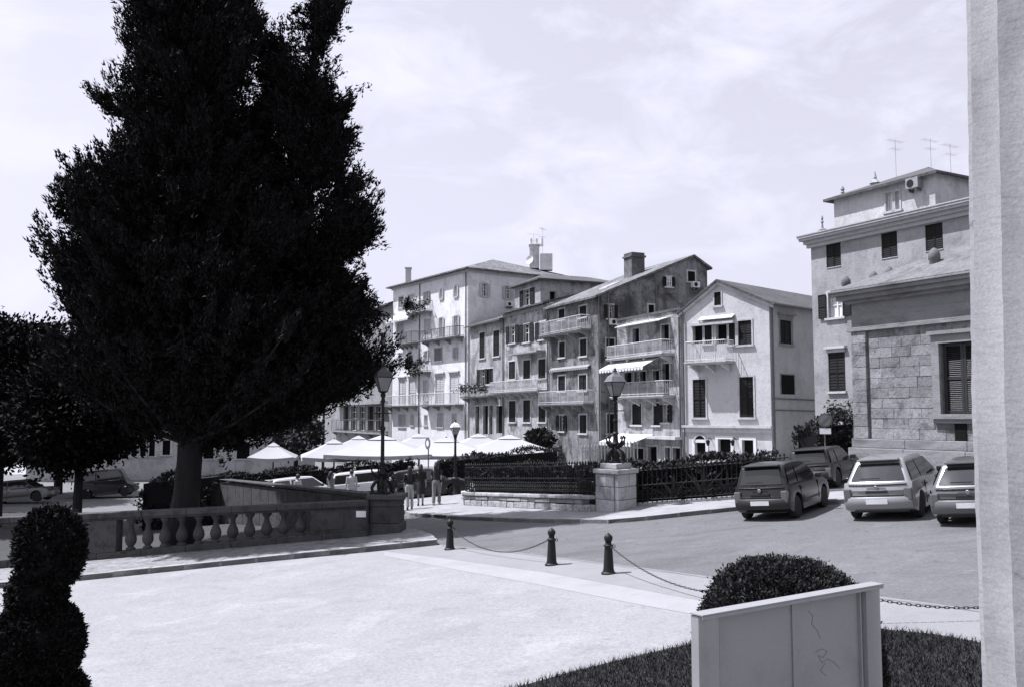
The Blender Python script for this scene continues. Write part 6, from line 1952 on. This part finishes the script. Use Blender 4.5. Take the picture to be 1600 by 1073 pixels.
# ------------------------------------------------------------------ people
SKIN = M('skin', .28, .6, .1, 6, .05, 60, 0)
HAIR = M('dark_hair', .015, .6, .3, 20, .2, 80, .2)
def cloth(n, v): return M(n, v, .9, .15, 5, .1, 60, .2, 40)
def person(loc, facing, h, label, top, bottom, dress=False, hair_len=.25, stride=.14, seated=False, arm=.0, bag=None, shoes=BLK):
    root = thing('person', loc, label, 'person')
    root.rotation_euler.z = facing
    k = h / 1.7
    root.scale = (k, k, k)
    V = {}
    st = stride
    V['pel'] = (0, 0, .95); V['spi'] = (0, .01, 1.12); V['che'] = (0, .0, 1.32); V['nec'] = (0, .0, 1.46); V['hea'] = (0, .02, 1.56); V['crn'] = (0, .02, 1.66)
    V['nos'] = (0, .115, 1.57)
    E = [('pel', 'spi'), ('spi', 'che'), ('che', 'nec'), ('nec', 'hea'), ('hea', 'crn'), ('hea', 'nos')]
    rad = {'pel': (.13, .10), 'spi': (.115, .085), 'che': (.135, .095), 'nec': (.052, .052), 'hea': (.072, .085), 'crn': (.068, .08), 'nos': (.012, .012)}
    for s, n in ((-1, 'l'), (1, 'r')):
        fo = st * s
        V['sh' + n] = (s * .165, 0, 1.39); V['el' + n] = (s * .215, -.03 - fo * .5, 1.13); V['wr' + n] = (s * .225, .05 - fo * .9 + arm, .90 + arm * .8)
        V['pa' + n] = (s * .222, .07 - fo * 1.0 + arm * 1.2, .83 + arm * .9)
        V['hi' + n] = (s * .085, 0, .90); V['kn' + n] = (s * .09, fo * .55 + .02, .50); V['an' + n] = (s * .085, fo * .9 - .03, .085); V['to' + n] = (s * .095, fo * .9 + .12, .03)
        E += [('che', 'sh' + n), ('sh' + n, 'el' + n), ('el' + n, 'wr' + n), ('wr' + n, 'pa' + n), ('pel', 'hi' + n), ('hi' + n, 'kn' + n), ('kn' + n, 'an' + n), ('an' + n, 'to' + n)]
        rad.update({'sh' + n: (.055, .055), 'el' + n: (.04, .04), 'wr' + n: (.028, .024), 'pa' + n: (.018, .036), 'hi' + n: (.09, .09), 'kn' + n: (.058, .058), 'an' + n: (.038, .042), 'to' + n: (.03, .025)})
        px, py, pz = V['pa' + n]
        for j, (dy, ln) in enumerate(((.030, .085), (.010, .095), (-.010, .088), (-.028, .07))):
            V['f%d%s' % (j, n)] = (px - s * .004, py + dy, pz - ln * .55); V['g%d%s' % (j, n)] = (px - s * .022, py + dy * 1.05, pz - ln)
            E += [('pa' + n, 'f%d%s' % (j, n)), ('f%d%s' % (j, n), 'g%d%s' % (j, n))]
            rad['f%d%s' % (j, n)] = (.009, .009); rad['g%d%s' % (j, n)] = (.007, .007)
        V['t0' + n] = (px - s * .01, py + .045, pz + .005); V['t1' + n] = (px - s * .018, py + .06, pz - .04)
        E += [('pa' + n, 't0' + n), ('t0' + n, 't1' + n)]; rad['t0' + n] = (.010, .010); rad['t1' + n] = (.008, .008)
    keys = list(V); ix = {q: i for i, q in enumerate(keys)}
    me = bpy.data.meshes.new('body')
    me.from_pydata([V[q] for q in keys], [(ix[a], ix[c]) for a, c in E], [])
    ob = bpy.data.objects.new('body_src', me); COL.objects.link(ob)
    sm = ob.modifiers.new('s', 'SKIN'); ss = ob.modifiers.new('d', 'SUBSURF'); ss.levels = 1; ss.render_levels = 1
    sv = me.skin_vertices[0].data
    for q in keys: sv[ix[q]].radius = rad[q]
    sv[ix['pel']].use_root = True
    dg = bpy.context.evaluated_depsgraph_get()
    m2 = bpy.data.meshes.new_from_object(ob.evaluated_get(dg)); m2.name = 'body'
    bpy.data.objects.remove(ob)
    m2.materials.clear(); m2.materials.append(SKIN); smooth_mesh(m2)
    link('body', m2, root)
    Z0 = (0, 0, 0)
    # top
    b = MB()
    tz0 = .90 if not dress else .92
    b.lathe([(.145, tz0), (.135, 1.02), (.135, 1.14), (.155, 1.28), (.165, 1.37), (.12, 1.43), (.06, 1.465)], (0, 0, 0), 14, sx=1.08, sy=.80)
    for n in 'lr':
        a, c = Vector(V['sh' + n]), Vector(V['el' + n])
        b.tube([a + Vector((0, 0, .02)), a.lerp(c, .5), c.lerp(Vector(V['wr' + n]), .15 if top.name != 'dark_jacket' else .9)], [.075, .062, .052], 8)
    b.build('top', top, root, org=Z0, smooth=50)
    if dress:
        b = MB(); b.lathe([(.26, .50), (.235, .62), (.20, .78), (.165, .92), (.14, 1.02)], (0, 0, 0), 16, sx=1.0, sy=.85); b.build('skirt', bottom, root, org=Z0, smooth=50)
    else:
        b = MB(); b.lathe([(.14, .84), (.165, .92), (.145, 1.0)], (0, 0, 0), 14, sx=1.05, sy=.82)
        for n in 'lr':
            hi, kn, an = Vector(V['hi' + n]), Vector(V['kn' + n]), Vector(V['an' + n])
            b.tube([hi + Vector((0, 0, .03)), hi.lerp(kn, .5), kn, kn.lerp(an, .5), an + Vector((0, 0, .02))], [.115, .098, .08, .075, .072], 10)
        b.build('trousers', bottom, root, org=Z0, smooth=50)
    for n in 'lr':
        an, to = Vector(V['an' + n]), Vector(V['to' + n])
        b = MB(); b.tube([an - Vector((0, .05, .05)), an.lerp(to, .5) - Vector((0, 0, .02)), to + Vector((0, .03, 0))], [.045, .048, .03], 8); b.build('shoe', shoes, root, org=Z0, smooth=60)
    # hair cap and fall
    b = MB(); hz = []
    b.lathe([(.01, 1.755), (.06, 1.74), (.09, 1.70), (.104, 1.64), (.104, 1.585), (.09, 1.56)], (0, -.012, 0), 14, sx=.92, sy=1.05)
    if hair_len > .08:
        b.tube([Vector((0, -.05, 1.66)), Vector((0, -.085, 1.55)), Vector((0, -.10, 1.56 - hair_len * .6)), Vector((0, -.10, 1.56 - hair_len))], [.085, .095, .09, .05], 10)
    b.build('hair', HAIR, root, org=Z0, smooth=60)
    if bag:
        b = MB(); b.obox((.24, -.04, .88), (.05, 0, 0), (0, .15, 0), (0, 0, .13)); o = b.build('handbag', bag, root, org=Z0, bevel=.02)
        b = MB(); b.tube([(.24, -.15, 1.0), (.19, -.06, 1.42), (.24, .08, 1.0)], .01, 5); b.build('strap', bag, o, org=Z0)
    return root
def stand(u, v): 
    p = G(u, v, .13); return (p.x, p.y, p.z)
DK, DK2 = cloth('black_cotton', .015), cloth('dark_jacket', .02)
person(stand(640, 795), .12, 1.68, 'left walker with long dark hair, black top and pale trousers', DK, cloth('pale_linen', .36), hair_len=.42, stride=.12, bag=cloth('bag_leather', .05))
person(stand(657, 789), .05, 1.66, 'middle walker in a black knee-length dress, bare legs', DK, DK, dress=True, hair_len=.2, stride=.08)
person(stand(682, 788), -.2, 1.72, 'right walker in dark jacket and grey trousers', DK2, cloth('grey_denim', .17), hair_len=.18, stride=.13, shoes=cloth('white_shoes', .5))
def behind(u, Y, fac, h, label, *a, **k):
    x = P(u, 700, Y).x
    return person((x, Y, gz(x, Y)), fac, h, label, *a, **k)
behind(613, 36.5, .9, 1.66, 'person in dark clothes right behind the tall left lamp', DK, cloth('dark_trousers', .03), hair_len=.1, stride=.05)
behind(466, 43, 1.2, 1.7, 'person in white shirt beside the white car left of the lamp', cloth('white_shirt', .38), cloth('dark_trousers', .03), hair_len=.05, stride=.1)
behind(518, 43, -.6, 1.68, 'person in a grey dress behind the parapet, between two people in white', cloth('grey_dress', .16), cloth('grey_dress', .16), dress=True, hair_len=.25, stride=.05)
behind(550, 42, .4, 1.7, 'person in white shirt and pale trousers close to the tall lamp', cloth('white_shirt', .38), cloth('pale_linen', .36), hair_len=.05, stride=.1)

# ------------------------------------------------------------------ signs and poles
def disc(c, r, nrm, th, n=24):
    nrm = Vector(nrm).normalized(); a = nrm.cross(Vector((0, 0, 1))).normalized(); b_ = a.cross(nrm)
    return [Vector(c) + r * (math.cos(2 * math.pi * k / n) * a + math.sin(2 * math.pi * k / n) * b_) for k in range(n)], nrm * th
c = P(1289, 656, 35.5); g0 = gz(c.x, c.y)
root = thing('no_parking_sign', (c.x, c.y, g0), 'round no-parking sign with white plate on a pole before the dark shrubs', 'road sign')
nr = Vector((-.35, -1, 0)).normalized()
b = MB(); b.tube([(c.x, c.y + .06, g0 - .1), (c.x, c.y + .06, c.z + .3)], .03, 8); b.build('pole', PIPE, root)
b = MB(); pr, v_ = disc(c, .27, nr, .015); b.prism(pr, v_); b.build('disc', M('sign_red', .10, .5), root)
b = MB(); pr, v_ = disc(c + nr * .018, .21, nr, .004); b.prism(pr, v_); b.build('disc_field', M('sign_blue', .17, .5), root)
b = MB(); sd = nr.cross(Vector((0, 0, 1))).normalized(); b.obox(c + nr * .026, (sd + Vector((0, 0, -1))).normalized() * .20, nr * .003, (sd + Vector((0, 0, 1))).normalized() * .028); b.build('slash', M('sign_red', .10, .5), root)
b = MB(); b.obox(c + Vector((0, 0, -.42)), sd * .21, nr * .008, (0, 0, .11)); b.build('plate', M('white_plaque', .75), root)
c = P(669.5, 692, 45.5); g0 = gz(c.x, c.y)
root = thing('round_sign', (c.x, c.y, g0), 'small round road sign edge-on, in front of the white parasols', 'road sign')
nr = Vector((-.85, -.5, 0)).normalized()
b = MB(); b.tube([(c.x, c.y, g0 - .1), (c.x, c.y, c.z + .3)], .03, 8); b.build('pole', PIPE, root)
b = MB(); pr, v_ = disc(c + nr * .035, .30, nr, .015); b.prism(pr, v_); b.build('disc', M('sign_grey', .12, .5), root)
b = MB(); pr, v_ = disc(c + nr * .053, .15, nr, .004); b.prism(pr, v_); b.build('disc_field', M('white_plaque', .75), root)
c = P(506, 640, 66); g0 = gz(c.x, c.y)
root = thing('utility_pole', (c.x, c.y, g0), 'thin dark pole with a pale lamp left of the arcaded house', 'pole')
b = MB(); b.tube([(c.x, c.y, g0 - .1), (c.x, c.y, c.z)], [.11, .08], 8); b.build('shaft', IRON, root)
b = MB(); b.tube([(c.x, c.y, c.z - 1.2), (c.x - .4, c.y, c.z - 1.0), (c.x - .6, c.y, c.z - 1.1)], .03, 5); b.build('arm', IRON, root)
b = MB(); b.lathe([(.3, -1.35), (.28, -1.25), (.12, -1.12), (.04, -1.05)], (c.x - .6, c.y, c.z), 12); b.build('lamp_shade', MATS['white_enamel'], root)
